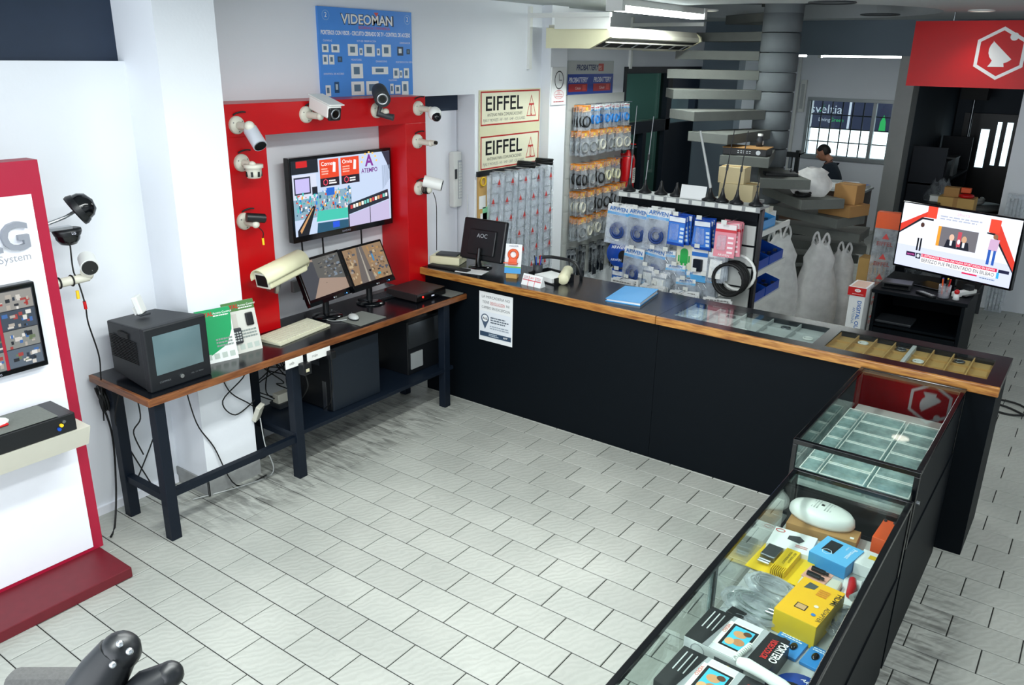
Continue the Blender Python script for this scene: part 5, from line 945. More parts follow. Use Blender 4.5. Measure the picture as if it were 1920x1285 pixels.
# ---- air conditioner
t = T('air_conditioner', 'cream ceiling-hung air conditioner above the wall rack', 'air conditioner', (-.89, 3.78, 2.56))
s = MB(frame((0, .88, 0), (1, 0, 0), (0, 0, 1))); s.prism([(-.30, 0), (.12, 0), (.30, .085), (.30, .12), (.26, .17), (-.30, .185)], 0, 1.76); s.build('casing', 'ivory', t)
s = MB(frame((0, -.875, 0), (1, 0, 0), (0, 0, 1))); s.prism([(-.31, -.003), (.125, -.003), (.32, .088), (.31, .13), (.27, .16), (-.31, .16)], 0, .03); s.build('end_cover', 'cream_plastic', t); s = MB(frame((0, .905, 0), (1, 0, 0), (0, 0, 1))); s.prism([(-.31, -.003), (.125, -.003), (.32, .088), (.31, .13), (.27, .16), (-.31, .16)], 0, .03); s.build('end_cover', 'cream_plastic', t)
V_ = frame((.125, 0, .0025), (0, 1, 0), (.18, 0, .085)); MB(V_).box(-.85, .03, .0005, .85, .17, .004).build('outlet', 'rubber', t); MB(V_).box(-.85, .125, .004, .85, .135, .016).build('louvre', 'ivory', t)
for i in range(7): MB(V_).box(-.75 + i * .25, .035, .004, -.742 + i * .25, .12, .012).build('vane', 'grey_plastic', t)
t = T('bracket_rail', 'white steel bracket holding the air conditioner to the wall', 'bracket', (WX, 2.845, 2.38)); MB().box(0, -.02, 0, .025, .02, .51).build('upright', 'white_plastic', t); MB().box(.025, -.018, .42, .80, .018, .455).build('arm', 'white_plastic', t); MB().box(.25, .018, .33, .78, .03, .42).build('side_plate', 'white_plastic', t)
t = T('bracket_rail', 'white steel bracket at the far end of the air conditioner', 'bracket', (WX, 4.68, 2.38)); MB().box(0, -.02, 0, .025, .02, .5).build('upright', 'white_plastic', t); MB().box(.025, -.018, .41, .80, .018, .445).build('arm', 'white_plastic', t)

# ================================================================== GONDOLA
GY = 2.38
t = T('gondola_stand', 'dark shop gondola hung with blue cable packs behind the counter', 'display stand', (.44, GY, 0))
MB().box(-.55, 0, 0, .55, .03, 1.50).build('end_board', 'black_laminate', t); MB().box(.555, -.0, 0, .575, .05, 1.49).build('edge_post', 'black_plastic', t); MB().box(.10, .03, 0, .13, .75, 1.46).build('spine', 'black_laminate', t)
for i in range(7): MB().box(-.54, -.012, .30 + i * .155, .545, 0, .44 + i * .155).build('slat', 'slat_grey', t)
MB().box(-.55, -.012, 1.40, .55, 0, 1.47).build('fascia', 'black_laminate', t)
MB().box(-.57, -.05, 1.495, .575, .13, 1.51).build('top_shelf', 'grey_plastic', t); MB().box(-.57, -.056, 1.475, .575, -.05, 1.512).build('price_rail', 'grey_plastic', t)
for i in range(11): MB().box(-.55 + i * .102, -.059, 1.479, -.475 + i * .102, -.056, 1.509).build('price_tag', 'ruler_white', t)
for z in (1.30, 1.0, .755): MB().box(.13, .03, z - .012, .545, .70, z).build('side_shelf', 'grey_plastic', t); MB().box(.545, .03, z - .02, .56, .70, z + .02).build('shelf_edge', 'ruler_white', t)
MB().box(.13, .03, .05, .56, .72, .12).build('base_shelf', 'black_laminate', t)
HK = [(-.06, 1.41, 'arwen', 4, 'top row peg one'), (.10, 1.41, 'arwen', 4, 'top row peg two'), (.27, 1.42, 'arwen', 4, 'top row peg three'), (.46, 1.41, 'bluecard', 6, 'top row peg four'), (.63, 1.40, 'bluecard', 5, 'top row peg five'), (.84, 1.40, 'redcard', 7, 'top row right end'),
      (-.07, 1.13, 'disc', 2, 'second row left end'), (.09, 1.10, 'arwen', 4, 'second row peg two'), (.25, 1.12, 'arwen', 3, 'second row peg three'), (.36, 1.12, 'parts', 3, 'second row peg four'), (.485, 1.21, 'green', 2, 'second row'), (.61, 1.18, 'adapter', 3, 'second row'), (.76, 1.17, 'plate', 4, 'under the pink cards'),
      (-.06, .90, 'bluecard', 2, 'low left corner'), (.16, .88, 'parts', 3, 'above the counter folder'), (.33, .95, 'plate', 5, 'third row'), (.53, .93, 'parts', 4, 'third row'), (.44, 1.02, 'parts', 3, 'third row middle'), (.20, .98, 'plate', 3, 'third row left'), (.60, 1.0, 'parts', 3, 'third row right'), (.68, .98, 'parts', 3, 'beside the black coil'),
      (.06, .865, 'flat', 4, 'bottom left peg'), (.30, .855, 'flat', 4, 'bottom middle peg'), (.56, .85, 'flat', 4, 'bottom right peg'), (.82, .84, 'flat', 2, 'below the black coil')]
NK = {'arwen': 'clear bag of navy cable', 'bluecard': 'blue blister card', 'redcard': 'pink and red blister card', 'disc': 'round blue pack', 'parts': 'clear bag of silver connectors', 'green': 'cream card with a green robot figure', 'adapter': 'white card with a navy adapter', 'plate': 'clear bag with a white wall plate', 'flat': 'flat white card'}
for x, z, k, n, lb in HK:
    MB().cyl((x - .44, -.012, z + .008), (x - .44, -.06 - n * .028 - (.10 if k == 'flat' else 0), z + .016), .0035, n=6).build('peg', 'silver', t)
    MB().box(x - .46, -.062 - n * .028, z + .005, x - .42, -.06 - n * .028, z + .035).build('peg_tag', 'ruler_white', t)
    for q in range(n): pack(k, (x + RN.uniform(-.012, .012), GY - .04 - (.10 if k == 'flat' else 0) - q * .026, z + RN.uniform(-.008, .004)), radians(-90 + RN.uniform(-12, 12)), '%s, gondola %s, %s' % (NK[k], lb, 'front pack' if q == n - 1 else ['rearmost', 'second', 'third', 'fourth', 'fifth', 'sixth'][q] + ' from board'), 'packs on the gondola')
tag(MB().coil((.87, GY - .09, .985), .115, .012, (0, 1, 0), 6, .022, 22, 7, .02).build('cable_coil', 'rubber'), 'thick black cable coil hung on the gondola', 'cable')
tag(MB().torus((.89, GY - .022, 1.02), .13, .012, (0, 1, 0)).build('cable_coil', 'white_plastic'), 'white cable ring behind the thick black coil', 'cable')
def bin_(label, x, y, z, m_, L=.3, W=.24, H=.16):
    t = T('parts_bin', label, 'bin', (x, y, z)); s = MB(); s.add([(-W / 2, -L / 2, 0), (W / 2, -L / 2, 0), (W / 2, L / 2, 0), (-W / 2, L / 2, 0), (-W / 2, -L / 2, H), (W / 2, -L / 2, H * .55), (W / 2, L / 2, H * .55), (-W / 2, L / 2, H)], [(0, 3, 2, 1), (0, 1, 5, 4), (1, 2, 6, 5), (2, 3, 7, 6), (3, 0, 4, 7)]); s.build('bin', m_, t, solid=.004)
    s = MB(); r = random.Random(int(z * 100 + y * 10))
    for i in range(14): a = (r.uniform(-W * .4, W * .4), r.uniform(-L * .4, L * .4), r.uniform(.01, H * .5)); s.box(a[0] - .012, a[1] - .016, a[2], a[0] + .012, a[1] + .016, a[2] + .018)
    o = s.build('contents', 'steel', t); o['kind'] = 'stuff'
bin_('sky blue parts bin on the top gondola shelf', .86, GY + .28, 1.30, 'sky_plastic', .26, .24, .15)
bin_('dark blue parts bin on the middle gondola shelf, nearer one', .865, GY + .20, 1.0, 'blue_plastic'); bin_('dark blue parts bin on the middle gondola shelf, farther one', .865, GY + .52, 1.0, 'blue_plastic')
bin_('dark blue parts bin on the low gondola shelf, nearer one', .865, GY + .20, .755, 'blue_plastic'); bin_('dark blue parts bin on the low gondola shelf, farther one', .865, GY + .52, .755, 'blue_plastic')
t = T('white_jar', 'small white boxes on the top gondola shelf', 'box', (.85, GY + .52, 1.30)); MB().box(-.06, -.1, 0, .06, .1, .09).build('box', 'paper', t); MB().box(-.05, -.05, .09, .05, .05, .13).build('upper_box', 'ivory', t)
tag(MB(TR(.88, GY + .35, .121)).lathe([(0, 0), (.10, 0), (.11, .02), (.10, .06), (0, .07)], 20).build('yellow_roll', mat('ochre', '#b08a3c', .7)), 'ochre roll on the gondola base shelf', 'roll')
# antennas and boxes on the gondola top
GT = 1.511
def antenna(label, x, y, h, tx, ty, big=False, m_='black_plastic'):
    t = T('magnet_antenna', label, 'antenna', (x, y, GT)); r = .05 if not big else .06; MB().lathe([(0, 0), (r, 0), (r, .012), (r * .5, .03), (.012, .07), (.008, .10)], 18).build('base', 'black_plastic', t)
    if h: MB().tube([(0, 0, .09), (tx * .5, ty * .5, .09 + h * .5), (tx, ty, .09 + h)], [.006, .004, .003] if not big else [.011, .009, .008], 6).build('whip', m_, t); MB().cyl((tx * .35, ty * .35, .09 + h * .33), (tx * .42, ty * .42, .09 + h * .42), .009, n=8).build('loading_coil', 'silver' if big else 'dark_grey', t)
antenna('tall silver whip antenna leftmost on the gondola', -.06, GY + .02, .55, .02, 0, m_='steel'); antenna('slim black whip antenna second on the gondola', .07, GY + .03, .48, .03, 0, m_='steel'); antenna('stub antenna mount on the gondola top', .20, GY + .04, 0, 0, 0); antenna('second stub antenna mount on the gondola top', .33, GY + .04, 0, 0, 0)
antenna('leaning light grey whip antenna behind the white card', .60, GY + .03, .40, -.12, 0, True, 'light_grey'); antenna('black whip antenna right of the leaning one', .70, GY + .02, .42, .04, 0); antenna('black whip antenna third from the gondola right end', .81, GY + .02, .42, .03, 0); antenna('short stub antenna at the gondola right end', .95, GY + .03, .12, 0, 0)
tag(MB(TR(.48, GY - .01, GT) @ Matrix.Rotation(radians(-12), 4, 'X')).box(-.10, 0, 0, .10, .003, .10).build('price_card', 'paper'), 'white price card leaning on the gondola top', 'card')
for i, (x, y, z, a, b2, h, lb) in enumerate(((.64, GY + .50, 1.461, .26, .2, .13, 'lower'), (.59, GY + .50, 1.592, .2, .18, .12, 'upper'))): t = T('carton', 'beige carton behind the antennas, %s one' % lb, 'box', (x, y, z), .1); MB().box(-a / 2, -b2 / 2, 0, a / 2, b2 / 2, h).build('carton', mat('beige_carton', '#cdbd94', .8), t); MB().box(-a / 2 - .001, -.02, h * .98, a / 2 + .001, .02, h + .001).build('tape', 'tan_card', t)
MB(TR(-.44, -GY, 0)).box(.45, GY + .36, 1.44, .80, GY + .64, 1.461).build('rear_shelf', 'grey_plastic', bpy.data.objects['gondola_stand'])

# ================================================================== SPIRAL STAIR
t = T('spiral_staircase', 'grey concrete spiral staircase with drum column in the middle of the shop', 'staircase', (SCX, SCY, 0))
for k in range(17):
    z0 = CZ - SH * (k + 1) + .0; 
    if z0 < -.01: z0 = 0
    MB().lathe([(.165, z0), (.178, z0 + .006), (.178, z0 + SH - .012), (.165, z0 + SH - .006)], 28).build('drum', 'concrete_drum', t)
MB().cyl((0, 0, CZ - .01), (0, 0, 4.5), .178, n=28).build('upper_drum', 'concrete_drum', t)
def step_poly(a, wi=.10, wo=.215, r0=.15, r1=SR):
    ca, sa = cos(a), sin(a); P = [(r0, -wi), (r1, -wo), (r1, wo), (r0, wi)]
    return [(x * ca - y * sa, x * sa + y * ca) for x, y in P]
for k in range(-6, 17):
    z = 2.917 - SH * k
    if z < .08: continue
    MB().prism(step_poly(2.284 + .367 * k), z - .085, z).build('step', 'concrete', t, bevel=.004)
def onstep(k, r, side=0): a = 2.284 + .367 * k; return (SCX + r * cos(a) - side * sin(a), SCY + r * sin(a) + side * cos(a), 2.917 - SH * k + .001), a
p, a = onstep(7, .80, -.02); t = T('video_recorder', 'black recorder with a round dial on a spiral stair step', 'recorder', p, a + pi / 2); MB().box(-.19, -.13, 0, .19, .13, .06).build('case', 'black_plastic', t, bevel=.004); MB().box(-.195, -.135, .06, .195, .135, .066).build('top_plate', 'cardboard', t); dc = Decal(); dc.ell(.12, .03, .02, .02, '#c8ccd0').rects([(-.06 + i * .025, .02 + j * .016, -.045 + i * .025, .026 + j * .016) for i in range(5) for j in range(2)], '#d0d4d8'); dc.build('buttons', FY(0, -.131, 0), t)
p2, _ = onstep(7, .72, .06); t = T('small_bottle', 'small dark bottle standing on the stair recorder', 'bottle', (p2[0], p2[1], p[2] + .067)); MB().lathe([(0, 0), (.03, 0), (.03, .06), (.02, .08), (.02, .09)], 14).build('bottle', 'dark_grey', t); MB().lathe([(.023, .09), (.023, .11), (0, .11)], 14).build('cap', 'white_plastic', t); dc = Decal(); dc.rect(-.018, .015, .018, .05, '#e8e8e8'); dc.build('sticker', FX(.031, 0, 0), t)
p, a = onstep(8, .75); t = T('router', 'flat black router on the stair step facing the shop', 'router', p, a + pi / 2); MB().box(-.14, -.08, 0, .14, .08, .025).build('case', 'black_plastic', t, bevel=.004); MB().cyl((.1, .06, .025), (.1, .06, .05), .006, n=8).build('aerial', 'rubber', t)
def softbag(label, x, y, z, w_, d_, h_, seed, m_='milky_bag', handles=True, name='plastic_bag'):
    t = T(name, label, 'bag', (x, y, z)); r = random.Random(seed); s = MB(); nu, nv = 18, 12; vs = []; ph = [r.uniform(0, 6.28) for _ in range(6)]
    for j in range(nv + 1):
        v_ = j / nv; pr = (.72 + .35 * sin(pi * min(1, v_ * 1.2 + .1)) if v_ < .8 else .86 - (v_ - .8) * 2.6); pr = max(pr, .16)
        for i in range(nu):
            th = 2 * pi * i / nu; f_ = 1 + .09 * sin(3 * th + ph[0] + 2 * v_) + .07 * sin(5 * th + ph[1] - 3 * v_) + .05 * sin(9 * th + ph[2]) * v_
            vs.append((cos(th) * w_ / 2 * pr * f_, sin(th) * d_ / 2 * pr * f_, h_ * v_ * (1 + (.02 * sin(4 * th + ph[3]) if 0 < j else 0))))
    fs = [(j * nu + i, j * nu + (i + 1) % nu, (j + 1) * nu + (i + 1) % nu, (j + 1) * nu + i) for j in range(nv) for i in range(nu)]; fs.append(tuple(range(nu))[::-1])
    s.add(vs, fs, None, True); s.build('body', m_, t)
    if handles:
        for q in (-1, 1): MB().tube(spline([(q * w_ * .16, 0, h_ * .93), (q * w_ * .20, 0, h_ * 1.03), (q * w_ * .12, 0, h_ * 1.10), (q * w_ * .04, 0, h_ * 1.02), (q * w_ * .02, 0, h_ * .95)], 4), .010, 6).build('handle', m_, t)
    return t
p, a = onstep(9, .72, .05); softbag('grey plastic bag slumped over a stair step', p[0], p[1], p[2], .34, .34, .24, 5, 'milky_bag', False)
p, a = onstep(9, .82, -.10); tag(MB(TR(*p)).coil((0, 0, .02), .06, .012, (0, 0, 1), 3, .012, jit=.2).build('cable_coil', 'rubber'), 'black cable heap beside the slumped bag on the stair', 'cable')
p, a = onstep(10, .86, .06); t = T('cardboard_box', 'low brown carton on the stair step, bottom of the stack', 'box', p, a); MB().box(-.15, -.15, 0, .17, .15, .10).build('carton', 'cardboard', t); MB().box(-.15, -.02, .1, .17, .02, .1015).build('tape', 'tan_card', t)
t = T('cardboard_box', 'taller brown carton stacked on the low stair carton', 'box', (p[0] + .03, p[1] + .03, p[2] + .102), a + .2); MB().box(-.1, -.1, 0, .1, .1, .17).build('carton', 'cardboard', t); MB().box(-.1, -.015, .17, .1, .015, .1715).build('tape', 'tan_card', t)
for i, (x, y, h, w_, lb) in enumerate(((.30, 4.05, .92, .36, 'frontmost left'), (.62, 4.14, .97, .38, 'frontmost middle'), (.46, 4.44, .84, .30, 'rear left'), (.93, 4.30, .92, .36, 'rightmost front'), (.80, 4.72, .80, .32, 'rear middle'), (1.06, 4.66, .80, .30, 'rear right'))): softbag('tall white plastic bag under the spiral stair, %s' % lb, x, y, .003, w_, w_ * .95, h, 20 + i)

# ================================================================== TV STAND AND TV
t = T('tv_stand', 'black television stand with lower shelf behind the counter end', 'tv stand', (1.93, 3.98, 0)); MB().box(-.36, -.38, .72, .34, .38, .75).build('top', 'black_laminate', t, bevel=.003)
for x in (-.34, .30): MB().box(x, -.36, 0, x + .025, .36, .72).build('side_panel', 'black_laminate', t)
MB().box(-.315, -.34, .44, .30, .34, .46).build('shelf', 'black_laminate', t); MB().box(-.315, .33, 0, .30, .35, .72).build('back_panel', 'black_laminate', t); MB().box(-.315, -.34, .05, .30, .34, .07).build('shelf', 'black_laminate', t)
MB().box(-.312, -.358, .07, .297, -.342, .43).build('door', 'black_laminate', t)
t = T('shop_television', 'large black television with a sports news picture on the stand', 'television', (2.053, 3.95, .751), -.332)
bz = MB().box(-.484, 0, .105, .484, .045, .655).build('bezel', 'gloss_black', t, bevel=.004); MB().box(-.06, .01, .01, .06, .04, .12).build('neck', 'gloss_black', t); MB().box(-.22, -.10, 0, .22, .12, .012).build('foot', 'gloss_black', t, bevel=.004)
dc = Decal(.0003); W, y0, y1 = .470, .122, .643
dc.rect(-W, y0, W, y1, '#e6ecf8').poly([(-W, .30), (W, .30), (W, y0), (-W, y0)], '#cdd4ee').poly([(-W, .40), (-W, .47), (-.22, .62), (-.18, .62), (-.18, .55), (-.28, .55)], '#d63a2a').poly([(-.26, .55), (-.18, .55), (-.18, .643), (-.26, .643)], '#e04630').poly([(W, .33), (W, .25), (.30, .50), (.24, .52), (.24, .60), (.31, .60)], '#d63a2a').poly([(.24, .52), (.32, .52), (.32, .62), (.24, .62)], '#e04630')
dc.poly([(-W, .39), (-W, .405), (-.3, .545), (-.2, .545), (-.2, .53), (-.29, .53)], '#141822').poly([(W, .24), (W, .255), (.29, .515), (.23, .515), (.23, .505), (.28, .5)], '#141822').rect(-.16, .53, .20, .64, '#f2f4fb').text('ahora', -.02, .60, .03, '#d8a8c0').lines(-.15, .575, .2, 2, .02, '#b0b8cc', 8).rect(-.17, .33, .18, .52, '#e0e4f2').rect(-.15, .34, .17, .50, '#6c6a70').rect(-.15, .34, -.125, .50, '#e89a30')
for x, c in ((-.03, '#e0b8a0'), (.07, '#caa080')): dc.poly([(x - .05, .34), (x + .05, .34), (x + .035, .405), (x - .035, .405)], '#1a1c28').ell(x, .425, .02, .027, c).poly([(x - .008, .36), (x + .008, .36), (x + .01, .4), (x - .01, .4)], '#dfe4f0')
dc.rect(.015, .36, .045, .48, '#c04858').ell(.03, .40, .012, .02, '#e8ecf0')
dc.poly([(-.31, .37), (-.265, .37), (-.26, .46), (-.30, .465)], '#e8e8f0').ell(-.283, .485, .016, .02, '#4a3028').rects([(-.305, .27, -.29, .375), (-.28, .27, -.265, .375)], '#15161c').poly([(.26, .38), (.33, .38), (.335, .47), (.265, .47)], '#c8a8c8').ell(.30, .49, .018, .02, '#8a6048').rects([(.265, .27, .287, .385), (.305, .27, .325, .385)], '#2a58b0')
dc.rect(-.38, .215, -.30, .25, '#2a1438').text('sportia', -.34, .225, .016, '#f060c0', 'c', maxw=.07).rect(-.295, .205, -.255, .25, '#10182a').ell(-.275, .228, .013, .016, '#c8d0d8').rect(-.25, .225, .36, .252, '#d4184c').text('EL ENTRENADOR TENDRA UNA NUEVA OPORTUNIDAD EN ESPAÑA', -.245, .231, .016, '#ffffff', 'l', 0, minw=.59).rect(-.25, .178, .36, .225, '#f6f7fb').text('BERIZZO FUE PRESENTADO EN BILBAO', -.24, .187, .028, '#161a28', 'l', .005, minw=.585).rect(.36, .178, .38, .225, '#3aa8e0').rect(.37, .225, .45, .25, '#1a1e3c').rect(.1, .16, .22, .172, '#d4184c').lines(.24, .155, .36, 1, .014, '#6a80a0')
dc.build('picture', FY(0, -.0005, 0), bz, screen_mat(1.05))
t = T('pen_cup', 'clear cup of markers on the tv stand', 'cup', (2.08, 3.69, .751)); MB().lathe([(0, 0), (.04, 0), (.045, .10), (.041, .10), (.036, .006), (0, .006)], 18).build('cup', 'bag', t)
for i, c in enumerate(('red_lacquer', 'yellow', 'blue_plastic', 'orange', 'rubber')): a = i * 1.3; MB().cyl((.015 * cos(a), .015 * sin(a), .01), (.03 * cos(a), .03 * sin(a), .15), .006, n=8).build('marker', c, t)
t = T('remote_control', 'black remote control lying on the tv stand', 'remote', (1.96, 3.66, .751), .9); MB().box(-.025, -.09, 0, .025, .09, .02).build('body', 'black_plastic', t, bevel=.005)
for j in range(6): MB().box(-.015, -.07 + j * .022, .02, .015, -.06 + j * .022, .022).build('button_row', 'light_grey', t)
t = T('set_top_box', 'black set-top box on the left of the tv stand', 'electronics', (1.72, 3.78, .751), .1); MB().box(-.11, -.08, 0, .11, .08, .05).build('case', 'black_plastic', t, bevel=.004); MB().box(-.09, -.085, .01, .09, -.08, .04).build('front_panel', 'gloss_black', t)
t = T('figurine', 'small red and white trinket beside the marker cup', 'trinket', (2.17, 3.68, .751)); MB().lathe([(0, 0), (.025, 0), (.02, .04), (.0, .05)], 12).build('skirt', 'paper', t); MB().ball((0, 0, .062), .02).build('head', 'red_lacquer', t)
t = T('power_strip', 'white power strip on the right corner of the tv stand', 'power strip', (2.20, 3.86, .751), 1.1); MB().box(-.12, -.025, 0, .12, .025, .04).build('body', 'white_plastic', t, bevel=.004); MB().box(.02, -.03, .04, .07, .03, .08).build('plug', 'black_plastic', t)
tag(MB(TR(1.75, 3.80, .461)).box(-.14, -.12, 0, .14, .12, .02).build('laptop', 'dark_grey', bevel=.004), 'closed dark grey laptop on the shelf of the tv stand', 'laptop')
t = T('product_box', 'tall white carton with blue lettering standing left of the tv stand', 'box', (1.50, 3.60, 0), .0); MB().box(-.07, -.11, 0, .05, .12, .70).build('carton', 'paper', t); dc = Decal(); dc.text('DIGITAL OUTDOOR', .0, .66, .03, '#2a6ab8', 'l', .02, rot=-pi / 2).text('ANTENNA', -.03, .6, .02, '#6a8ab8', rot=-pi / 2).rect(-.05, .20, -.03, .26, '#222'); dc.build('print', FY(0, -.1105, 0), t)
t = T('product_box', 'red and white carton lying on the tall white one', 'box', (1.49, 3.60, .701)); MB().box(-.075, -.12, 0, .065, .14, .07).build('carton', 'paper', t); dc = Decal(); dc.rect(-.075, 0, .065, .07, '#c41a1c').ell(.0, .045, .024, .013, '#f4f4f4').text('GIB', 0, .04, .012, '#c41a1c', 'c').lines(-.04, .012, .05, 1, .012, '#e8a0a0'); dc.build('print', FY(0, -.1205, 0), t); MB().box(-.06, -.1, .07, .05, .12, .0715).build('lid_print', mat('pink_lid', '#d8b8a8', .6), t)
t = T('antenna_sleeve', 'upright clear antenna bundle with red top beside the tv', 'antenna pack', (1.47, 4.34, 0)); MB().box(-.10, -.04, .02, .10, .04, 1.24).build('sleeve', 'bag', t); MB().box(-.10, -.042, 1.12, .10, .042, 1.26).build('header_card', 'orange', t)
for i in range(5): MB().cyl((-.07 + i * .035, 0, .03), (-.07 + i * .035, 0, 1.1), .007, n=6).build('rod', 'aluminium', t)
dc = Decal()
for k in range(5): dc.text('EIFFEL', 0, .25 + k * .18, .035, '#8a4a48', 'c', .02).poly([(-.03, .31 + k * .18), (.03, .31 + k * .18), (0, .36 + k * .18)], '#c8403c')
dc.build('print', FY(0, -.041, 0), t)
t = T('cardboard_box', 'tan carton standing behind the antenna bundle', 'box', (1.36, 4.55, 0)); MB().box(-.12, -.08, 0, .08, .1, .80).build('carton', 'tan_card', t); MB().box(-.03, -.081, .1, .0, -.08, .8).build('tape', 'cardboard', t)
for i, p in enumerate((((2.45, 3.6, .01), (2.66, 3.58, .012), (2.85, 3.45, .012), (3.1, 3.42, .01)), ((2.45, 3.5, .01), (2.7, 3.42, .012), (2.9, 3.5, .02), (3.15, 3.3, .01)), ((2.5, 3.7, .01), (2.75, 3.66, .02), (2.95, 3.36, .012), (3.2, 3.38, .01)))): tag(MB().tube(spline(p), .008, 6).build('floor_cable', 'rubber'), 'black cable on the floor past the counter end, %s of three' % ['first', 'second', 'third'][i], 'cable')

# ================================================================== RED HANGING SIGN
t = T('hanging_sign', 'red hanging sign with a white hexagon dish emblem', 'sign', (1.262, 5.10, 2.29)); MB().box(0, 0, 0, 2.4, .04, .548).build('board', mat('gloss_red', '#c00a10', .25, var=.03, spec=.14), t)
for x in (.3, 1.2, 2.1): MB().cyl((x, .02, .548), (x, .02, CZ - 2.29), .008, n=8).build('hanger', 'steel', t)
dc = Decal(.0008); cx, cz, r_ = .705, .285, .215
hx = [(cx + r_ * cos(pi / 2 + i * pi / 3), cz + r_ * sin(pi / 2 + i * pi / 3)) for i in range(6)]
dc.ring(hx, .03, '#e4e6e8'); k_ = .78; dish = [(cx - .085 * k_, cz + .13 * k_)] + [(cx + .02 * k_ + .135 * k_ * cos(a_), cz + .03 * k_ + .135 * k_ * sin(a_)) for a_ in [radians(138 + i * 18) for i in range(11)]]
dc.poly(dish, '#e4e6e8').poly([(cx + a_ * k_, cz + b_ * k_) for a_, b_ in ((-.06, -.06), (.04, -.06), (.06, -.14), (-.10, -.14), (-.08, -.11))], '#e4e6e8').ell(cx + .085, cz + .135, .032, .032, '#e4e6e8')
dc.build('emblem', FY(0, 0, 0), t)

# ================================================================== BACK OFFICE
t = T('office_desk', 'brown office desk under the barred window', 'desk', (-.45, 8.95, 0)); MB().box(-.75, -.32, .77, .68, .28, .80).build('top', 'light_grey', t); MB().box(.63, -.30, 0, .66, .26, .77).build('side_panel', 'brown_wood', t); MB().box(-.73, -.30, 0, -.70, .26, .77).build('side_panel', 'brown_wood', t); MB().box(-.7, -.28, .2, .63, -.26, .77).build('modesty_panel', 'brown_wood', t)
for i, (x, y, rz) in enumerate(((-.05, 8.85, .2), (.08, 8.95, -.2), (.0, 9.0, .5), (-.28, 8.95, .1))):
    t = T('paper_stack', 'stack of papers on the office desk, %s' % ['nearest the shop', 'at the right corner', 'behind the others', 'in front of the man'][i], 'paper', (x, y, .801), rz); MB().box(-.11, -.15, 0, .11, .15, .03 + .012 * i).build('papers', 'paper', t); MB().box(-.115, -.15, .03 + .012 * i, .10, .15, .034 + .012 * i).build('cover', ['paper', 'blue_plastic', 'paper', 'light_grey'][i], t)
t = T('bench_microscope', 'black drill-stand like machine on the office desk', 'machine', (-.84, 8.88, .801)); MB().box(-.13, -.1, 0, .13, .1, .03).build('base', 'black_plastic', t, bevel=.004); MB().box(.02, -.03, .03, .07, .03, .46).build('column', 'black_plastic', t); MB().box(-.13, -.04, .36, .07, .04, .43).build('head', 'black_plastic', t, bevel=.006); MB().cyl((-.05, 0, .2), (-.05, 0, .36), .03, n=14).build('spindle', 'steel', t); MB().box(-.14, -.07, .10, .05, .07, .16).build('table', 'dark_grey', t); MB().cyl((.07, 0, .40), (.15, -.04, .44), .008, n=8).build('lever', 'black_plastic', t)
tag(MB(TR(-.55, 8.80, .801)).box(-.07, -.05, 0, .07, .05, .20).build('dark_case', 'black_plastic', bevel=.01), 'black case beside the machine on the office desk', 'case')
t = T('emergency_lamp', 'white emergency lamp on the office wall beside the window', 'lamp', (-1.24, WY, 1.72)); MB().box(-.04, -.06, 0, .05, 0, .48).build('housing', 'white_plastic', t, bevel=.008); MB().box(-.02, -.064, .05, .03, -.06, .42).build('led_panel', 'light_grey', t)
# seated man
t = T('person', 'man in a dark sweater bent over the office desk, facing left', 'person', (-.42, 9.5, 0))
me = bpy.data.meshes.new('body')
J = [((0, 0, .50), .15), ((-.01, 0, .66), .145), ((-.02, 0, .82), .175), ((-.05, 0, .95), .165), ((-.09, 0, 1.03), .07), ((-.13, 0, 1.09), .052),
     ((-.06, -.17, .97), .09), ((-.15, -.23, .88), .07), ((-.24, -.24, .845), .058), ((-.34, -.23, .84), .035), ((-.42, -.22, .845), .03),
     ((-.05, .16, .98), .075), ((-.13, .22, .87), .055), ((-.22, .2, .83), .045), ((-.36, .1, .86), .035), ((-.43, .06, .87), .03),
     ((-.15, -.1, .48), .09), ((-.42, -.12, .48), .07), ((-.44, -.12, .08), .05), ((-.54, -.12, .05), .04), ((-.15, .1, .48), .09), ((-.42, .12, .48), .07), ((-.44, .12, .08), .05), ((-.54, .12, .05), .04)]
ED = [(0, 1), (1, 2), (2, 3), (3, 4), (4, 5), (3, 6), (6, 7), (7, 8), (8, 9), (9, 10), (3, 11), (11, 12), (12, 13), (13, 14), (14, 15), (0, 16), (16, 17), (17, 18), (18, 19), (0, 20), (20, 21), (21, 22), (22, 23)]
me.from_pydata([j[0] for j in J], ED, []); bo = bpy.data.objects.new('body', me); COL.objects.link(bo); bo.parent = t
sk = bo.modifiers.new('skin', 'SKIN'); sk.use_smooth_shade = True
for i, j in enumerate(J): me.skin_vertices[0].data[i].radius = (j[1], j[1]); me.skin_vertices[0].data[i].use_root = i == 0
sd = bo.modifiers.new('sub', 'SUBSURF'); sd.levels = 2; sd.render_levels = 2; me.materials.append(MATS['sweater'])
HM = TR(-.19, 0, 1.19) @ Matrix.Rotation(radians(-28), 4, 'Y')
def ellip(n_, c, r, m_, M=HM): return MB(M).ball(c, *r, 20, 14).build(n_, m_, t)
h = MB(HM); h.ball((0, 0, .0), .10, .08, .12, 22, 16)
h.v = [v for v in h.v]; Hi = HM.inverted(); nv = []
for v in h.v:
    q = Hi @ V(v)
    if q.z < -.02: q.y *= 1 + q.z * 2.2; q.x = q.x * (1 + q.z * .8) - .012
    if q.x < -.06 and abs(q.z + .0) < .03 and abs(q.y) < .05: q.x += .006
    nv.append(tuple(HM @ q))
h.v = nv; h.tube([(.02, 0, -.06), (.05, 0, -.15)], [.05, .055], 14); h.build('head', 'skin', t)
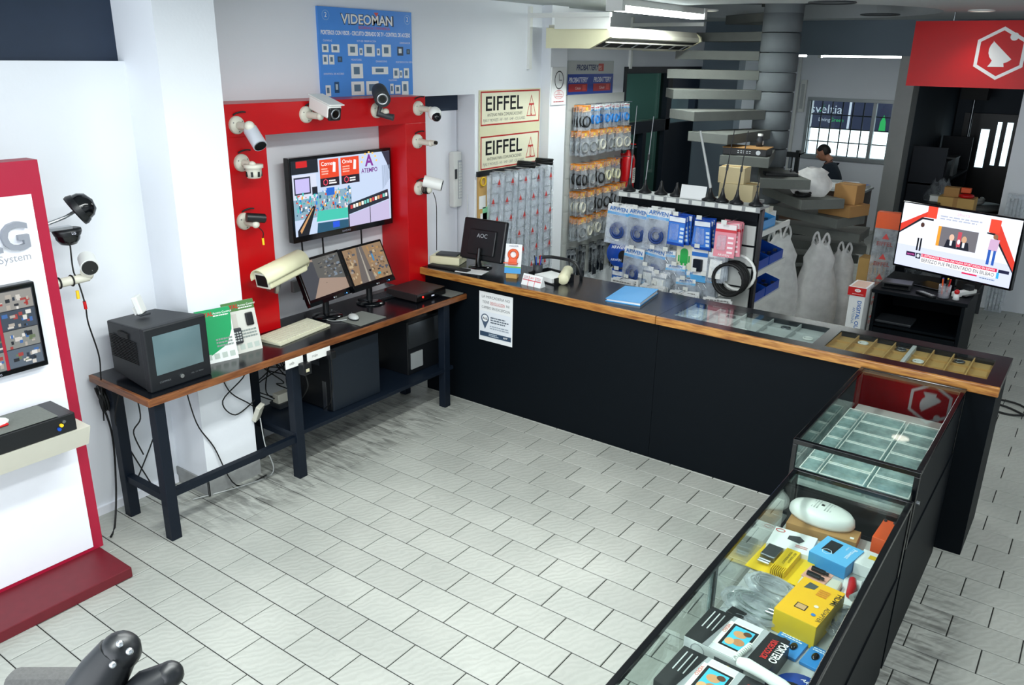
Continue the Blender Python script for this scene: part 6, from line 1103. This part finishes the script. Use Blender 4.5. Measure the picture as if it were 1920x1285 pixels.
MB(HM).tube([(-.092, 0, .02), (-.116, 0, -.02), (-.100, 0, -.03)], [.008, .014, .012], 8).build('nose', 'skin', t)
for q in (-1, 1): ellip('ear', (.005, q * .076, -.005), (.018, .008, .028), 'skin'); ellip('eye', (-.082, q * .032, .008), (.010, .012, .008), 'white_plastic'); MB(HM).box(-.098, q * .032 - .016, .024, -.086, q * .032 + .016, .031).build('eyebrow', 'hair', t)
MB(HM).box(-.098, -.022, -.062, -.085, .022, -.055).build('mouth', mat('lips', '#8d4f42', .5), t)
hr = MB(HM); hr.ball((.012, 0, .018), .100, .082, .110, 22, 16); keep = []
hv = [Hi @ V(v) for v in hr.v]
for f, c, s_ in zip(hr.f, hr.c, hr.sm):
    m_ = sum((hv[i] for i in f), V()) / len(f)
    if m_.z > .045 or (m_.x > .02 and m_.z > -.05): keep.append(f)
hr.f = keep; hr.c = [None] * len(keep); hr.sm = [True] * len(keep); hr.build('hair', 'hair', t)
for q, y in ((-1, -.22), (1, .06)):
    hd = MB(TR(-.46, y, .852)); hd.ball((0, 0, 0), .045, .034, .018, 12, 8)
    for i in range(4): hd.tube([(-.03, -.024 + i * .016, 0), (-.07 - .008 * (i in (1, 2)), -.026 + i * .017, .002), (-.09 - .012 * (i in (1, 2)), -.026 + i * .017, -.014)], [.009, .008, .006], 6)
    hd.tube([(-.01, -q * -.03, 0), (-.045, -q * -.05, .0), (-.06, -q * -.046, -.008)], [.010, .009, .007], 6); hd.build('hand', 'skin', t)
MB().lathe([(.06, -.01), (.068, 0), (.062, .018), (.052, .02)], 18, (-.10, 0, 1.05), (-.45, 0, 1)).build('collar', mat('collar_dark', '#7d5a50', .8), t)
t = T('office_chair', 'dark chair under the seated man', 'chair', (-.40, 9.5, 0)); MB().box(-.22, -.22, .35, .22, .22, .40).build('seat', 'black_plastic', t, bevel=.02); MB().box(.2, -.2, .45, .24, .2, .75).build('backrest', 'black_plastic', t, bevel=.015); MB().cyl((0, 0, .05), (0, 0, .35), .03).build('column', 'dark_grey', t); MB().box(.19, -.03, .37, .23, .03, .5).build('back_bar', 'dark_grey', t)
for i in range(5): a = i * 2 * pi / 5; MB().tube([(0, 0, .07), (.26 * cos(a), .26 * sin(a), .04)], [.025, .02], 8).build('leg', 'dark_grey', t)

# ================================================================== STORAGE CORNER
t = T('storage_bench', 'low cluttered bench in front of the storage room', 'bench', (1.62, 6.05, 0)); MB().box(-.50, -.25, .93, .52, .25, .96).build('top', 'ivory', t)
for x in (-.47, .45):
    for y in (-.22, .18): MB().box(x, y, 0, x + .04, y + .04, .93).build('leg', 'dark_grey', t)
BZ = .961
t = T('speaker_case', 'black square case on the storage bench behind the tv', 'case', (1.44, 5.98, BZ)); MB().box(-.15, -.1, 0, .15, .1, .18).build('case', 'black_plastic', t, bevel=.008); MB().box(-.13, -.104, .02, .13, -.1, .16).build('grille', 'dark_grey', t)
t = T('cardboard_box', 'tan carton on the storage bench under red tapes', 'box', (1.72, 6.15, BZ)); MB().box(-.16, -.12, 0, .17, .12, .24).build('carton', 'tan_card', t); MB().box(-.02, -.121, .05, .02, .121, .2405).build('tape', 'cardboard', t)
t = T('cardboard_box', 'small brown carton on top of the tan bench carton', 'box', (1.66, 6.17, BZ + .241)); MB().box(-.07, -.06, 0, .07, .06, .09).build('carton', 'cardboard', t); MB().box(-.07, -.01, .09, .07, .01, .0908).build('tape', 'tan_card', t)
tag(MB(TR(1.80, 6.12, BZ + .241)).torus((0, 0, .018), .055, .018).build('tape_roll', 'red_lacquer'), 'red tape roll on the tan bench carton', 'tape')
tag(MB(TR(1.78, 6.16, BZ + .285)).box(-.04, -.03, 0, .05, .03, .05).build('red_box', 'orange', bevel=.004), 'red-orange packet above the red tape roll', 'packet')
t = T('paper_stack', 'white booklets left of the tan bench carton', 'paper', (1.52, 6.22, BZ + .0)); MB().box(-.06, -.05, 0, .06, .05, .22).build('booklets', 'paper', t); MB().box(-.065, -.055, .22, .065, .055, .226).build('cover', 'light_grey', t)
t = T('hand_tool', 'yellow and black power tool at the right bench end', 'tool', (2.04, 5.95, BZ)); MB().tube([(-.07, 0, .05), (0, .0, .07), (.08, 0, .06)], [.02, .032, .02], 10).build('body', 'yellow', t); MB().tube([(0, 0, .06), (.02, -.02, .0)], .018, 8).build('grip', 'black_plastic', t)
t = T('blue_meter', 'blue and black meter on the storage bench', 'meter', (1.70, 5.92, BZ)); MB().box(-.07, -.05, 0, .05, .04, .09).build('case', 'blue_plastic', t, bevel=.006); MB().tube(spline([(-.05, 0, .09), (0, 0, .14), (.05, 0, .09)]), .006, 6).build('handle', 'rubber', t)
tag(MB(TR(1.93, 5.93, BZ)).ball((0, 0, .03), .035, .035, .03).build('round_cap', 'white_plastic'), 'round white knob on the storage bench', 'knob')
t = T('shelf_unit', 'dark shelf unit along the storage room wall', 'shelf', (1.22, 7.9, 0))
for z in (.35, .8, 1.2): MB().box(-.15, -.9, z - .02, .2, .9, z).build('shelf', 'navy_paint', t)
for y in (-.9, .87): MB().box(-.15, y, 0, .2, y + .03, 1.6).build('upright', 'navy_paint', t)
for i, (y, z, m_, lb) in enumerate(((7.4, .801, 'blue_plastic', 'blue crate'), (7.8, .801, 'dark_grey', 'grey carton'), (8.2, .801, 'light_grey', 'pale carton'), (7.5, 1.201, 'dark_grey', 'dark carton'), (8.0, 1.201, 'grey_plastic', 'grey case'))):
    t = T('storage_box', '%s on the %s storage shelf' % (lb, 'upper' if z > 1 else 'middle'), 'box', (1.25, y, z)); MB().box(-.13, -.15, 0, .14, .15, .2).build('box', m_, t, bevel=.004); MB().box(-.135, -.155, .2, .145, .155, .22).build('lid', m_, t)
t = T('cable_drum', 'grey drum topped with white cable in the storage room', 'drum', (1.75, 7.6, 0)); MB().lathe([(.25, 0), (.25, .04), (.12, .05), (.12, .88), (.27, .9), (.27, .94), (0, .94)], 26).build('drum', 'grey_plastic', t); MB().coil((-.05, -.03, .975), .10, .02, (0, 0, 1), 2, .03).build('white_cable', 'white_plastic', t)
softbag('clear bag of coiled cable on the storage shelf end', 1.42, 7.0, .003, .4, .4, 1.25, 44, 'bag', False)
t = T('coat_stand_lamp', 'dark tall stand in the storage room', 'stand', (1.32, 9.0, 0)); MB().lathe([(0, 0), (.15, 0), (.15, .03), (.02, .05)], 18).build('base', 'dark_grey', t); MB().cyl((0, 0, .04), (0, 0, 2.1), .018).build('pole', 'steel', t); MB().box(-.15, -.12, 2.05, .15, .12, 2.25).build('head', 'rubber', t)
t = T('antenna_sleeve', 'clear wrapped antenna bundle leaning by the right back wall', 'antenna pack', (2.22, 6.40, 0)); MB().box(-.08, -.04, .02, .08, .04, 1.25).build('sleeve', 'bag', t)
for i in range(4): MB().cyl((-.05 + i * .033, 0, .03), (-.05 + i * .033, 0, 1.2), .006, n=6).build('rod', 'aluminium', t)

# ================================================================== NEAR BLACK MOUNT (bottom left corner of the picture)
t = T('speaker_mount_arm', 'black two-lobed bracket on a pole close in the bottom left corner', 'bracket', (1.80, -2.93, 0))
MB().tube([(0.0382, 0.0252, 1.5126), (0.0502, 0.0574, 1.5672), (0.0616, 0.0795, 1.5994)], [.050, .040, .032], 14).ball((0.0643, 0.0815, 1.5994), .032).build('long_lobe', 'black_plastic', t); MB().tube([(0.0944, 0.0627, 1.5057), (0.1155, 0.0970, 1.5501), (0.1347, 0.1176, 1.5656)], [.040, .030, .022], 12).ball((0.1347, 0.1176, 1.5656), .022).build('short_lobe', 'black_plastic', t)
for p in ((0.0870, 0.0723, 1.6311), (0.1014, 0.0781, 1.6204), (0.0893, 0.0558, 1.6041)): MB().ball(p, .006).build('screw', 'silver', t)
MB().cyl((0.0267, 0.0313, 1.4854), (0.02, .05, .02), .022).lathe([(0, 0), (.18, 0), (.18, .02), (.03, .03)], 24, (.02, .05, 0)).build('pole', 'black_plastic', t); MB().ball((0.0578, 0.0343, 1.5010), .05).build('hub', 'gloss_black', t)
t = T('grey_cushion', 'grey fabric headrest pad beside the black bracket', 'cushion', (1.62, -2.92, 0)); c0 = V((0.0586, 0.0285, 1.4466))
MB(TR(*c0) @ RZ(.65)).box(-.07, -.025, -.10, .075, .025, .045).build('pad', mat('grey_fabric', '#4c4c4c', .95, var=.3, scale=200, bump=.3), t, bevel=.02, seg=3); MB().cyl(tuple(c0 + V((0, 0, -.08))), (c0.x, c0.y, .02), .018).lathe([(0, 0), (.15, 0), (.15, .02), (.02, .03)], 20, (c0.x, c0.y, 0)).build('post', 'black_plastic', t)
